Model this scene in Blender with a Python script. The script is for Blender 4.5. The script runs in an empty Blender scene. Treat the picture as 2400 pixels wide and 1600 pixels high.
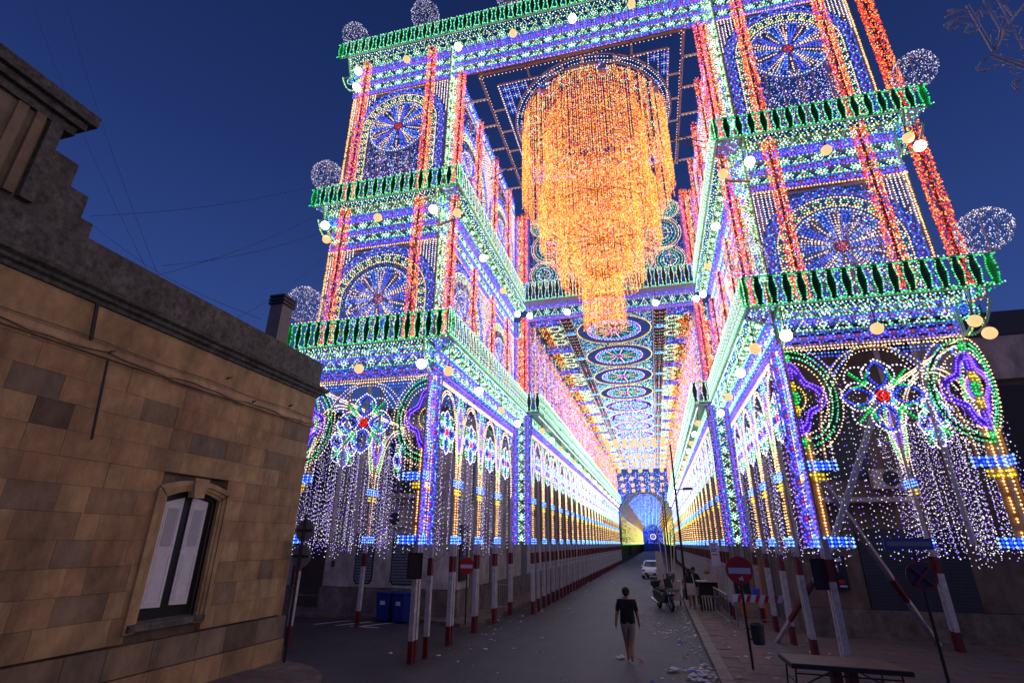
import bpy, bmesh, math, random
import numpy as np
from mathutils import Vector, Matrix
random.seed(7); RNG = np.random.default_rng(11)
sc = bpy.context.scene
COL = sc.collection
PI = math.pi; R = math.radians

# ------------------------------------------------------------ camera
cam_d = bpy.data.cameras.new('camera'); cam = bpy.data.objects.new('camera', cam_d); COL.objects.link(cam)
cam_d.sensor_width = 36; cam_d.lens = 1182/2400*36; cam_d.clip_start = .1; cam_d.clip_end = 3000
cam.matrix_world = Matrix.Translation((0, 0, 2.95)) @ Matrix.Rotation(R(15.1), 4, 'Z') @ Matrix.Rotation(R(90+21.7), 4, 'X') @ Matrix.Rotation(R(.4), 4, 'Z')
sc.camera = cam
# ------------------------------------------------------------ sky (dusk), added warm sun lamp standing for street lamps behind the camera
w = bpy.data.worlds.new('World'); sc.world = w; w.use_nodes = True
nt = w.node_tree; nt.nodes.clear()
out = nt.nodes.new('ShaderNodeOutputWorld'); bg = nt.nodes.new('ShaderNodeBackground')
tc = nt.nodes.new('ShaderNodeTexCoord'); sx = nt.nodes.new('ShaderNodeSeparateXYZ'); rp = nt.nodes.new('ShaderNodeValToRGB')
nt.links.new(tc.outputs['Generated'], sx.inputs[0]); nt.links.new(sx.outputs[2], rp.inputs[0]); nt.links.new(rp.outputs[0], bg.inputs[0]); nt.links.new(bg.outputs[0], out.inputs[0])
e = rp.color_ramp.elements
e[0].position = 0.0; e[0].color = (.056, .106, .34, 1)
e[1].position = .92; e[1].color = (.006, .016, .075, 1)
m_ = e.new(.3); m_.color = (.032, .068, .26, 1)
m_ = e.new(.62); m_.color = (.014, .034, .145, 1)
bg.inputs[1].default_value = 1.0
sun_d = bpy.data.lights.new('added_warm_sun', 'SUN'); sun_d.energy = .38; sun_d.angle = R(30); sun_d.color = (1, .66, .36)  # added lamp, warms and brightens the stone house wall
sun = bpy.data.objects.new('added_warm_sun', sun_d); COL.objects.link(sun); sun.rotation_euler = (R(80), 0, R(70))
sc.view_settings.view_transform = 'Standard'; sc.view_settings.look = 'None'; sc.view_settings.exposure = 0; sc.view_settings.gamma = 1
sc.cycles.max_bounces = 5; sc.cycles.diffuse_bounces = 2; sc.cycles.glossy_bounces = 2; sc.cycles.transmission_bounces = 2; sc.cycles.transparent_max_bounces = 4
sc.cycles.use_denoising = True; sc.cycles.sample_clamp_indirect = 3.0; sc.cycles.use_light_tree = True

# ------------------------------------------------------------ materials
def mat(name, col, rough=.7, noise=0, scale=6, col2=None, metal=0, bump=0, bscale=40):
    m = bpy.data.materials.new(name); m.use_nodes = True; n = m.node_tree.nodes; l = m.node_tree.links
    b = n['Principled BSDF']; b.inputs['Roughness'].default_value = rough; b.inputs['Metallic'].default_value = metal
    b.inputs['Base Color'].default_value = (*col, 1)
    if noise or col2:
        t = n.new('ShaderNodeTexCoord'); no = n.new('ShaderNodeTexNoise'); no.inputs['Scale'].default_value = scale; no.inputs['Detail'].default_value = 8; no.inputs['Roughness'].default_value = .65
        l.new(t.outputs['Object'], no.inputs[0]); r = n.new('ShaderNodeValToRGB'); r.color_ramp.elements[0].position = .34; r.color_ramp.elements[1].position = .68
        c2 = col2 or tuple(c*(1-noise) for c in col)
        r.color_ramp.elements[0].color = (*c2, 1); r.color_ramp.elements[1].color = (*col, 1)
        l.new(no.outputs[0], r.inputs[0]); l.new(r.outputs[0], b.inputs['Base Color'])
    if name.startswith('ashlar') or name in ('weathered_concrete', 'pale_plaster', 'tan_plaster', 'plinth_stone', 'asphalt', 'pavement_stone'):
        ge = n.new('ShaderNodeNewGeometry'); mp = n.new('ShaderNodeMapping'); mp.inputs['Scale'].default_value = (.9, .9, .45) if name != 'asphalt' else (.5, .12, .5); n2 = n.new('ShaderNodeTexNoise'); n2.inputs['Scale'].default_value = 1.5; n2.inputs['Detail'].default_value = 9; n2.inputs['Roughness'].default_value = .7
        r2 = n.new('ShaderNodeValToRGB'); r2.color_ramp.elements[0].position = .36; r2.color_ramp.elements[0].color = (.46, .42, .40, 1); r2.color_ramp.elements[1].position = .62; r2.color_ramp.elements[1].color = (1.06, 1.04, 1, 1)
        mx = n.new('ShaderNodeMix'); mx.data_type = 'RGBA'; mx.blend_type = 'MULTIPLY'; mx.inputs[0].default_value = .85
        l.new(ge.outputs['Position'], mp.inputs[0]); l.new(mp.outputs[0], n2.inputs[0]); l.new(n2.outputs[0], r2.inputs[0]); l.new(r2.outputs[0], mx.inputs[7]); l.new(b.inputs['Base Color'].links[0].from_socket, mx.inputs[6]); l.new(mx.outputs[2], b.inputs['Base Color'])
    if bump:
        t = n.new('ShaderNodeTexCoord'); no = n.new('ShaderNodeTexNoise'); no.inputs['Scale'].default_value = bscale; no.inputs['Detail'].default_value = 6
        bp = n.new('ShaderNodeBump'); bp.inputs['Strength'].default_value = bump; bp.inputs['Distance'].default_value = .02
        l.new(t.outputs['Object'], no.inputs[0]); l.new(no.outputs[0], bp.inputs['Height']); l.new(bp.outputs[0], b.inputs['Normal'])
    return m
def emat(name, col, s, base=.6, sampling=None):
    m = bpy.data.materials.new(name); m.use_nodes = True; b = m.node_tree.nodes['Principled BSDF']
    b.inputs['Base Color'].default_value = (*[c*base for c in col], 1); b.inputs['Emission Color'].default_value = (*col, 1); b.inputs['Emission Strength'].default_value = s
    b.inputs['Roughness'].default_value = .3
    if sampling: m.cycles.emission_sampling = sampling
    return m
# bulb colours: W white C cream B blue L light blue V violet G green M mint R red O orange Y yellow P pink A amber D darker white
BK = 'WCBLVGMROYPAD'
BS = 'NONE'
BM = [emat('bulb_white', (.95, .90, 1), 1.8, sampling=BS), emat('bulb_cream', (1, .68, .36), 1.8, sampling=BS), emat('bulb_blue', (.04, .09, 1), 2.2, sampling=BS),
      emat('bulb_light_blue', (.16, .42, 1), 2.6, sampling=BS), emat('bulb_violet', (.26, .10, 1), 2.2, sampling=BS), emat('bulb_green', (.04, .80, .20), 1.35, sampling=BS),
      emat('bulb_mint', (.45, 1, .66), 1.6, sampling=BS), emat('bulb_red', (1, .03, .015), 1.05, sampling=BS), emat('bulb_orange', (1, .25, .025), 1.5, sampling=BS),
      emat('bulb_yellow', (1, .72, .05), 1.5, sampling=BS), emat('bulb_pink', (1, .25, .7), 1.7, sampling=BS), emat('bulb_amber', (1, .48, .10), 1.9, sampling=BS), emat('bulb_dim_white', (.70, .66, 1), 1.0, sampling=BS)]
BMI = {c: i for i, c in enumerate(BK)}
M = dict(
    frame=mat('painted_white_timber', (.62, .57, .60), .6, .25, 5),
    tan=mat('bare_timber', (.36, .24, .15), .7, .3, 7),
    lilac=mat('violet_lit_board', (.30, .25, .46), .6, .2, 6),  # white timber with the violet bulb light put into its colour
    blue=mat('blue_painted_board', (.06, .09, .60), .5, .2, 6),
    dkgreen=mat('dark_green_board', (.004, .010, .012), .6, .3, 8),
    green=mat('bright_green_board', (.03, .62, .10), .5, .2, 8),
    mint=mat('mint_painted_board', (.45, .66, .50), .6, .2, 8),
    red=mat('red_painted_board', (.12, .02, .02), .5, .2, 8),
    yellow=mat('yellow_painted_board', (.60, .48, .04), .5, .2, 8),
    amberw=mat('varnished_batten', (.55, .30, .10), .5, .2, 8),
    post_w=mat('post_white_paint', (.58, .55, .58), .55, .45, 7), post_r=mat('post_red_paint', (.17, .012, .014), .5, .5, 9),
    post_g=mat('post_grey_timber', (.44, .41, .44), .65, .25, 5),
    asphalt=mat('asphalt', (.068, .060, .060), .6, 0, 1.3, (.046, .040, .041), bump=.35, bscale=60),
    pave=mat('pavement_stone', (.23, .165, .135), .8, .35, 3, bump=.2), kerb=mat('kerb_stone', (.26, .22, .19), .8, .35, 4, bump=.2),
    joint=mat('pavement_bed', (.06, .05, .045), .9),
    plaster=mat('pale_plaster', (.62, .54, .50), .85, .22, 2.2, bump=.1), plaster2=mat('tan_plaster', (.21, .155, .12), .85, .3, 1.8, bump=.1),
    plinth=mat('plinth_stone', (.26, .21, .18), .85, .45, 3, bump=.3), dark=mat('dark_opening', (.012, .012, .014), .5),
    shutter=mat('roller_shutter_grey', (.20, .20, .22), .45, .2, 6, metal=.2), shut_dark=mat('roller_shutter_dark', (.035, .035, .055), .45, .2, 6),
    wooddoor=mat('old_brown_door', (.075, .042, .025), .6, .4, 9), green_shut=mat('dark_louvre', (.02, .028, .035), .5),
    black=mat('black_paint', (.012, .012, .014), .4), metal=mat('galvanised_steel', (.38, .38, .40), .4, .2, 6, metal=.7), rust=mat('dull_brown_board', (.07, .045, .04), .7, .3, 8),
    signred=mat('sign_red', (.42, .012, .012), .35), signwhite=mat('sign_white', (.55, .55, .62), .4), signblue=mat('sign_blue', (.02, .06, .32), .4), signdim=mat('sign_shaded_blue', (.012, .02, .07), .5), signback=mat('sign_back_grey', (.22, .22, .26), .5, .2, 5),  # signdim: sign blue darkened to stand for back-lit shade
    bluebin=mat('blue_plastic', (.008, .022, .20), .45, .2, 6), rubber=mat('black_rubber', (.015, .015, .015), .8), glass=mat('dark_glass', (.02, .03, .035), .08),
    carw=mat('white_car_paint', (.70, .70, .74), .3), scoot=mat('grey_scooter_paint', (.05, .055, .07), .3), orange=mat('orange_plastic', (.8, .22, .03), .4), silver=mat('silver', (.6, .6, .62), .25, metal=.9),
    shorts2=mat('light_shorts', (.40, .31, .21), .9, .2, 12), skin_l=mat('bare_skin', (.46, .21, .11), .6), skin=mat('skin', (.34, .17, .10), .6), skin_d=mat('skin_tanned', (.22, .10, .06), .6), hair=mat('dark_hair', (.012, .010, .010), .7, .4, 30), shirt_b=mat('black_cloth', (.010, .011, .013), .9, .3, 10),
    shirt_n=mat('navy_cloth', (.018, .022, .035), .9, .3, 10), shorts=mat('beige_cloth', (.42, .34, .28), .9, .25, 12), green_c=mat('green_cloth', (.035, .17, .07), .9, .2, 10), jeans=mat('denim', (.12, .18, .30), .9, .2, 12),
    canvas=mat('cream_canvas', (.52, .47, .44), .9, .2, 10), paper=mat('litter_paper', (.60, .57, .60), .8, .2, 20), paper_b=mat('litter_blue', (.04, .10, .55), .6), paper_r=mat('litter_red', (.5, .05, .03), .6), paper_y=mat('litter_straw', (.30, .16, .05), .8),
    tabletop=mat('worn_table_top', (.20, .145, .09), .6, .35, 5), concrete=mat('weathered_concrete', (.20, .20, .185), .9, 0, 9, (.065, .065, .06), bump=.6, bscale=30),
    chim=mat('chimney_render', (.23, .21, .21), .8, .2, 4), wire=mat('wire', (.05, .05, .05), .6), oldiron=mat('grey_unlit_batten', (.88, .78, .80), .7, .25, 8))

# ------------------------------------------------------------ object helpers
WL = {}
def tag(o, label=None, cat=None, group=None, kind=None):
    if label: o['label'] = label
    if cat: o['category'] = cat
    if group: o['group'] = group
    if kind: o['kind'] = kind
    return o
def thing(name, label, cat, loc=(0, 0, 0), group=None, rz=0):
    o = bpy.data.objects.new(name, None); COL.objects.link(o); o.location = loc; o.rotation_euler = (0, 0, rz); o.empty_display_size = .2
    WL[o] = Matrix.Translation(loc) @ Matrix.Rotation(rz, 4, 'Z')
    return tag(o, label, cat, group)
def place(name, me, parent=None, mtx=None):
    """link a mesh; mtx is its world matrix"""
    o = bpy.data.objects.new(name, me); COL.objects.link(o); wm = mtx or Matrix.Identity(4); WL[o] = wm.copy()
    if parent is not None:
        o.parent = parent; o.matrix_local = WL[parent].inverted() @ wm
    else: o.matrix_local = wm
    return o
class MB:
    def __init__(s): s.v = []; s.f = []; s.m = []; s.mats = []
    def mi(s, m):
        if m not in s.mats: s.mats.append(m)
        return s.mats.index(m)
    def add(s, vs, fs, m, T=None):
        k = len(s.v); s.v += [tuple(T @ Vector(v)) if T else tuple(v) for v in vs]; s.f += [tuple(k+i for i in f) for f in fs]; s.m += [s.mi(m)]*len(fs); return s
    def box(s, a, b, m, T=None):
        x0, y0, z0 = a; x1, y1, z1 = b
        return s.add([(x0, y0, z0), (x1, y0, z0), (x1, y1, z0), (x0, y1, z0), (x0, y0, z1), (x1, y0, z1), (x1, y1, z1), (x0, y1, z1)],
                     [(0, 3, 2, 1), (4, 5, 6, 7), (0, 1, 5, 4), (1, 2, 6, 5), (2, 3, 7, 6), (3, 0, 4, 7)], m, T)
    def bar(s, p, q, wd, m, n=4, w2=None, T=None):
        p = Vector(p); q = Vector(q); d = q-p
        if d.length < 1e-6: return s
        d.normalize(); a = d.orthogonal() if abs(d.z) > .999 else d.cross(Vector((0, 0, 1))); a.normalize(); b = d.cross(a); w2 = wd if w2 is None else w2
        ph = PI/4 if n == 4 else 0; k = (2**.5/2) if n == 4 else .5
        vs = [p+(a*math.cos(ph+2*PI*i/n)+b*math.sin(ph+2*PI*i/n))*wd*k for i in range(n)]+[q+(a*math.cos(ph+2*PI*i/n)+b*math.sin(ph+2*PI*i/n))*w2*k for i in range(n)]
        fs = [(i, (i+1) % n, n+(i+1) % n, n+i) for i in range(n)]+[tuple(reversed(range(n))), tuple(range(n, 2*n))]
        return s.add(vs, fs, m, T)
    def path(s, pts, wd, m, n=4, closed=False, T=None):
        pts = list(pts)+([pts[0]] if closed else [])
        for a, b in zip(pts, pts[1:]): s.bar(a, b, wd, m, n, T=T)
        return s
    def cyl(s, c, r, h, m, n=16, r2=None, T=None, axis='z'):
        r2 = r if r2 is None else r2; c = Vector(c)
        def P(a, rr, t):
            x, y = math.cos(a)*rr, math.sin(a)*rr
            return c+Vector({'z': (x, y, t), 'x': (t, x, y), 'y': (x, t, -y)}[axis])
        vs = [P(2*PI*i/n, r, 0) for i in range(n)]+[P(2*PI*i/n, r2, h) for i in range(n)]
        return s.add(vs, [(i, (i+1) % n, n+(i+1) % n, n+i) for i in range(n)]+[tuple(reversed(range(n))), tuple(range(n, 2*n))], m, T)
    def prism(s, pts, a, b, m, ax='y', T=None):
        """polygon pts (2D) extruded from a to b along ax"""
        n = len(pts)
        f = {'y': lambda p, t: (p[0], t, p[1]), 'x': lambda p, t: (t, p[0], p[1]), 'z': lambda p, t: (p[0], p[1], t)}[ax]
        vs = [f(p, a) for p in pts]+[f(p, b) for p in pts]
        return s.add(vs, [(i, (i+1) % n, n+(i+1) % n, n+i) for i in range(n)]+[tuple(reversed(range(n))), tuple(range(n, 2*n))], m, T)
    def lathe(s, prof, m, n=14, T=None):
        k = len(prof); vs = [(r*math.cos(2*PI*j/n), r*math.sin(2*PI*j/n), z) for (r, z) in prof for j in range(n)]
        fs = [(i*n+j, i*n+(j+1) % n, (i+1)*n+(j+1) % n, (i+1)*n+j) for i in range(k-1) for j in range(n)]
        return s.add(vs, fs+[tuple(reversed(range(n))), tuple(range((k-1)*n, k*n))], m, T)
    def ball(s, c, r, m, n=12, k=8, sz=1):
        c = Vector(c); return s.lathe([(max(1e-4, r*math.sin(PI*i/k)), -r*sz*math.cos(PI*i/k)) for i in range(k+1)], m, n, Matrix.Translation(c))
    def mesh(s, name, origin=None):
        me = bpy.data.meshes.new(name); vs = s.v
        if origin is not None: vs = [(x-origin[0], y-origin[1], z-origin[2]) for x, y, z in vs]
        me.from_pydata(vs, [], s.f)
        for m in s.mats: me.materials.append(m)
        if s.m: me.polygons.foreach_set('material_index', s.m)
        bm = bmesh.new(); bm.from_mesh(me); bmesh.ops.recalc_face_normals(bm, faces=bm.faces); bm.to_mesh(me); bm.free()
        return me
    def build(s, name, parent=None, local=False, smooth=False, bevel=0):
        """vertices are in world space (local=False) or in the parent's space"""
        if not s.v: return None
        if local: o = place(name, s.mesh(name), parent, WL[parent] if parent is not None else None)
        elif parent is not None:
            inv = WL[parent].inverted(); s.v = [tuple(inv @ Vector(v)) for v in s.v]; o = place(name, s.mesh(name), parent, WL[parent])
        else:
            a = np.array(s.v); c = (float(a[:, 0].mean()), float(a[:, 1].mean()), float(a[:, 2].min())); o = place(name, s.mesh(name, c), None, Matrix.Translation(c))
        if smooth: o.data.polygons.foreach_set('use_smooth', [True]*len(o.data.polygons))
        if bevel:
            b = o.modifiers.new('edge', 'BEVEL'); b.width = bevel; b.segments = 1; b.limit_method = 'ANGLE'
        return o
OCT_V = np.array([(1, 0, 0), (-1, 0, 0), (0, 1, 0), (0, -1, 0), (0, 0, 1), (0, 0, -1)], float)
OCT_F = np.array([(0, 2, 4), (2, 1, 4), (1, 3, 4), (3, 0, 4), (2, 0, 5), (1, 2, 5), (3, 1, 5), (0, 3, 5)])
TET_V = np.array([(1, 1, 1), (1, -1, -1), (-1, 1, -1), (-1, -1, 1)], float)*.85
TET_F = np.array([(0, 1, 2), (0, 3, 1), (0, 2, 3), (1, 3, 2)])
NB = [0]
class BL:
    """a set of light bulbs"""
    def __init__(s): s.p = []; s.c = []; s.r = []
    def add(s, pts, c, r=.03):
        pts = np.asarray(pts, float).reshape(-1, 3)
        if not len(pts): return
        s.p.append(pts); s.c.append(np.full(len(pts), BMI[c]) if isinstance(c, str) else np.asarray(c)); s.r.append(np.full(len(pts), r))
    def mix(s, pts, cs, r=.03, wts=None):
        pts = np.asarray(pts, float).reshape(-1, 3)
        idx = RNG.choice([BMI[k] for k in cs], len(pts), p=None if wts is None else np.array(wts)/sum(wts)); s.add(pts, idx, r)
    def mesh(s, name, low=False, inv=None):
        P = np.concatenate(s.p); C = np.concatenate(s.c); Rr = np.concatenate(s.r); kp = RNG.random(len(P)) > .035; P = P[kp]+RNG.normal(0, .004, (int(kp.sum()), 3)); C = C[kp]; Rr = Rr[kp]*RNG.uniform(.82, 1.15, int(kp.sum())); NB[0] += len(P)
        if inv is not None:
            A = np.array(inv); P = P @ A[:3, :3].T+A[:3, 3]
        TV, TF = (TET_V, TET_F) if low else (OCT_V, OCT_F); n = len(P)
        V = (P[:, None, :]+TV[None]*Rr[:, None, None]).reshape(-1, 3); F = (TF[None]+(np.arange(n)*len(TV))[:, None, None]).reshape(-1, 3)
        me = bpy.data.meshes.new(name); me.vertices.add(len(V)); me.vertices.foreach_set('co', V.ravel()); me.loops.add(F.size); me.loops.foreach_set('vertex_index', F.ravel().astype(np.int32))
        me.polygons.add(len(F)); me.polygons.foreach_set('loop_start', np.arange(len(F), dtype=np.int32)*3); me.polygons.foreach_set('loop_total', np.full(len(F), 3, np.int32))
        used = sorted(set(C.tolist())); mp = np.zeros(len(BK), int)
        for i, u in enumerate(used): me.materials.append(BM[u]); mp[u] = i
        me.polygons.foreach_set('material_index', np.repeat(mp[C], len(TF)).astype(np.int32)); me.update(calc_edges=True); return me
    def build(s, name, parent, low=False):
        if not s.p: return None
        inv = WL[parent].inverted(); o = place(name, s.mesh(name, low, inv), parent, WL[parent]); o['kind'] = 'stuff'; return o
class Fr:
    """a flat face: origin, u axis, v axis, n outward"""
    def __init__(s, O, U, V, N=None): s.O = np.array(O, float); s.U = np.array(U, float); s.V = np.array(V, float); s.N = np.array(N, float) if N is not None else np.cross(s.U, s.V)
    def P(s, u, v, n=.04):
        u = np.asarray(u, float); v = np.asarray(v, float); return s.O+u[..., None]*s.U+v[..., None]*s.V+n*s.N
    def q(s, u, v, n=0): return tuple(s.O+u*s.U+v*s.V+n*s.N)
    def mtx(s, u, v, n=0):
        m = Matrix.Identity(4)
        for i in range(3): m[i][0] = s.U[i]; m[i][1] = s.N[i]; m[i][2] = s.V[i]; m[i][3] = (s.O+u*s.U+v*s.V+n*s.N)[i]
        return m
def resample(u, v, sp):
    u = np.asarray(u, float); v = np.asarray(v, float); d = np.hypot(np.diff(u), np.diff(v)); t = np.concatenate([[0], np.cumsum(d)]); n = max(2, int(round(t[-1]/sp))+1)
    q = np.linspace(0, t[-1], n); return np.interp(q, t, u), np.interp(q, t, v)
def curve(bl, fr, u, v, sp, c, r=.03, n=.05):
    u, v = resample(u, v, sp); P = fr.P(u, v, n)
    if len(c) == 1: bl.add(P, c, r)
    else: bl.add(P, np.array([BMI[c[i % len(c)]] for i in range(len(P))]), r)
def line(bl, fr, u0, v0, u1, v1, sp, c, r=.03, n=.05): curve(bl, fr, [u0, u1], [v0, v1], sp, c, r, n)
def ring(bl, fr, uc, vc, a, b, sp, c, r=.03, a0=0, a1=2*PI, n=.05):
    t = np.linspace(a0, a1, 60); curve(bl, fr, uc+a*np.cos(t), vc+b*np.sin(t), sp, c, r, n)
def fill(bl, fr, u0, u1, v0, v1, dens, cs, r=.03, wts=None, n=.05, nj=.04, keep=None):
    k = int(abs((u1-u0)*(v1-v0))*dens); u = RNG.uniform(u0, u1, k); v = RNG.uniform(v0, v1, k)
    if keep is not None:
        q = keep(u, v); u = u[q]; v = v[q]
    P = fr.P(u, v, n)+RNG.uniform(-nj, nj, (len(u), 1))*fr.N; bl.mix(P, cs, r, wts)
def board(mb, fr, u0, v0, u1, v1, m, t=.03, n=0):
    a = [fr.q(u0, v0, n-t), fr.q(u1, v0, n-t), fr.q(u1, v1, n-t), fr.q(u0, v1, n-t), fr.q(u0, v0, n), fr.q(u1, v0, n), fr.q(u1, v1, n), fr.q(u0, v1, n)]
    mb.add(a, [(0, 3, 2, 1), (4, 5, 6, 7), (0, 1, 5, 4), (1, 2, 6, 5), (2, 3, 7, 6), (3, 0, 4, 7)], m)
def ribbon(mb, fr, us, vs, wd, m, t=.03, n=0, closed=False):
    """a board sawn along a curve"""
    us = np.asarray(us, float); vs = np.asarray(vs, float); du = np.gradient(us); dv = np.gradient(vs); L = np.hypot(du, dv)+1e-9; nu = -dv/L; nv = du/L; k = len(us); V = []
    for i in range(k):
        for s_, nn in ((-.5, n), (.5, n), (.5, n-t), (-.5, n-t)): V.append(fr.q(us[i]+nu[i]*wd*s_, vs[i]+nv[i]*wd*s_, nn))
    F = [(i*4+j, i*4+(j+1) % 4, (i+1)*4+(j+1) % 4, (i+1)*4+j) for i in range(k-1) for j in range(4)]
    if not closed: F += [(0, 1, 2, 3), ((k-1)*4+3, (k-1)*4+2, (k-1)*4+1, (k-1)*4)]
    mb.add(V, F, m)
def rring(mb, fr, uc, vc, a, b, wd, m, a0=0, a1=2*PI, k=36, n=0, t=.03):
    q = np.linspace(a0, a1, k); ribbon(mb, fr, uc+a*np.cos(q), vc+b*np.sin(q), wd, m, t=t, n=n, closed=abs(a1-a0) > 6.2)

# ------------------------------------------------------------ bulb patterns
def band(bl, mb, fr, u0, u1, v0, v1, kind, sp=.085, r=.03):
    h = v1-v0; vm = (v0+v1)/2
    if kind == 'blue':
        board(mb, fr, u0, v0+h*.3, u1, v1-h*.3, M['lilac'], n=-.02); board(mb, fr, u0, v0, u1, v0+.04, M['tan']); board(mb, fr, u0, v1-.04, u1, v1, M['tan'])
        k = max(1, int((u1-u0)/.42)); p = (u1-u0)/k; u = np.linspace(u0, u1, 8*k+1); a = h*.33*np.abs(np.sin(PI*(u-u0)/p))+h*.05
        curve(bl, fr, u, vm+a, sp, 'BBBBL', r); curve(bl, fr, u, vm-a, sp, 'BBVB', r)
        for i in range(k): bl.add(fr.P(np.array([u0+(i+.5)*p]), np.array([vm])), 'R', r); bl.add(fr.P(np.array([u0+i*p, u0+(i+.28)*p, u0+(i+.72)*p]), np.array([vm]*3)), 'V', r)
        line(bl, fr, u0, v0, u1, v0, sp*1.5, 'V', r*.9); line(bl, fr, u0, v1, u1, v1, sp*1.5, 'B', r*.9)
    elif kind == 'star':
        k = max(1, int((u1-u0)/.46)); p = (u1-u0)/k
        for i in range(k):
            c = u0+(i+.5)*p
            if i % 2 == 0:
                t = np.linspace(0, 2*PI, 9)[:-1]; bl.add(fr.P(c+p*.33*np.cos(t), vm+h*.36*np.sin(t)), 'M', r); bl.add(fr.P(c+p*.17*np.cos(t), vm+h*.18*np.sin(t)), np.array([BMI['W'], BMI['M']]*4), r)
                rring(mb, fr, c, vm, .07, .07, .05, M['tan'], k=8, n=-.01)
            else:
                curve(bl, fr, [c-p*.42, c, c+p*.42, c-p*.42], [v0+h*.1, v1-h*.1, v0+h*.1, v0+h*.1], sp, 'MWG', r); bl.add(fr.P(np.array([c]), np.array([vm-h*.1])), 'A', r)
                ribbon(mb, fr, [c-p*.42, c, c+p*.42], [v0+h*.1, v1-h*.1, v0+h*.1], .045, M['mint'], n=-.01)
        board(mb, fr, u0, v0, u1, v0+.04, M['tan'], n=0); board(mb, fr, u0, v1-.04, u1, v1, M['tan'], n=0)
        line(bl, fr, u0, v0, u1, v0, sp*1.3, 'MG', r*.9); line(bl, fr, u0, v1, u1, v1, sp*1.3, 'GM', r*.9)
    elif kind == 'zig':
        k = max(1, int((u1-u0)/.2)); u = np.linspace(u0, u1, 2*k+1); v = np.where(np.arange(2*k+1) % 2, v1-h*.1, v0+h*.1); curve(bl, fr, u, v, sp, 'GWMB', r); line(bl, fr, u0, v0, u1, v0, sp*1.4, 'MWY', r); line(bl, fr, u0, v1, u1, v1, sp*1.2, 'MW', r)
        board(mb, fr, u0, v0, u1, v1, M['dkgreen'], n=-.03)
    elif kind == 'dots':
        for v in np.arange(v0+.05, v1, sp*1.25): line(bl, fr, u0, v, u1, v, sp*1.3, 'CW', r*.9)
def vstrip(bl, mb, fr, u0, u1, v0, v1, kind, sp=.085, r=.03): band(bl, mb, Fr(fr.O, fr.V, fr.U, fr.N), v0, v1, u0, u1, kind, sp, r)
def rose(bl, mb, fr, uc, vc, rad, ns=20, sp=.085, r=.026, cols=('B', 'CD', 'BL', 'C'), hub='R'):
    for i in range(ns):
        a = 2*PI*i/ns; c = cols[i % len(cols)]; w_ = PI/ns*.72
        for s_ in (-1, 1):
            if i % 4 == 3: continue
            u = [uc+rad*.2*math.cos(a), uc+rad*.86*math.cos(a+s_*w_)]; v = [vc+rad*.2*math.sin(a), vc+rad*.86*math.sin(a+s_*w_)]
            curve(bl, fr, u, v, sp, c, r)
        a2 = a+PI/ns; ribbon(mb, fr, [uc+rad*.1*math.cos(a2), uc+rad*.97*math.cos(a2)], [vc+rad*.1*math.sin(a2), vc+rad*.97*math.sin(a2)], .035, M['tan'])
        curve(bl, fr, [uc+rad*.35*math.cos(a), uc+rad*.86*math.cos(a)], [vc+rad*.35*math.sin(a), vc+rad*.86*math.sin(a)], sp*1.1, c[0], r)
        ring(bl, fr, uc+rad*.86*math.cos(a), vc+rad*.86*math.sin(a), rad*.12, rad*.12, sp, c, r, a-PI/2, a+PI/2)
    ring(bl, fr, uc, vc, rad*1.03, rad*1.03, sp*1.1, 'LW', r); rring(mb, fr, uc, vc, rad*1.03, rad*1.03, .06, M['lilac'])
    for q in (.05, .1): ring(bl, fr, uc, vc, rad*q, rad*q, sp*1.1, hub, r)
def arch_band(bl, mb, fr, uc, vs, Ro, Ri, vb, kind, sp, r):
    """ring band over the arch with straight legs down to vb"""
    Rm = (Ro+Ri)/2; h = Ro-Ri; t = np.linspace(0, PI, 60); L = vs-vb
    pu = np.concatenate([[uc+Rm]*6, uc+Rm*np.cos(t), [uc-Rm]*6]); pv = np.concatenate([np.linspace(vb, vs-.05, 6), vs+Rm*np.sin(t), np.linspace(vs-.05, vb, 6)])
    u, v = resample(pu, pv, .02); du = np.gradient(u); dv = np.gradient(v); q = np.hypot(du, dv); nu = dv/q; nv = -du/q; s_ = np.concatenate([[0], np.cumsum(np.hypot(np.diff(u), np.diff(v)))])
    if kind == 'blue':
        ribbon(mb, fr, pu, pv, h*.3, M['lilac'], n=-.02)
        for sg, c in ((1, 'BLBB'), (-1, 'BBL')):
            a = sg*(h*.34*np.abs(np.sin(PI*s_/.40))+.02); curve(bl, fr, u+nu*a, v+nv*a, sp, c, r)
        k = np.arange(10, len(u), 20); bl.add(fr.P(u[k], v[k]), 'V', r)
    else:
        n_ = int(s_[-1]/.36)
        for i in range(n_):
            j = int((i+.5)/n_*len(u)); a = np.linspace(0, 2*PI, 9)[:-1]+i
            bl.add(fr.P(u[j]+h*.36*np.cos(a), v[j]+h*.36*np.sin(a)), np.array([BMI[x] for x in ('MMWMGMWM')]), r); bl.add(fr.P(u[[j]], v[[j]]), 'A', r*1.1); rring(mb, fr, u[j], v[j], .06, .06, .06, M['tan'], k=7, n=-.01)
    for sg, c in ((1, 'C'), (-1, 'CY')):
        if kind != 'blue': curve(bl, fr, u+nu*h*.52*sg, v+nv*h*.52*sg, sp, c, r); ribbon(mb, fr, pu+0, pv+0, .02, M['tan'])
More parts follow.
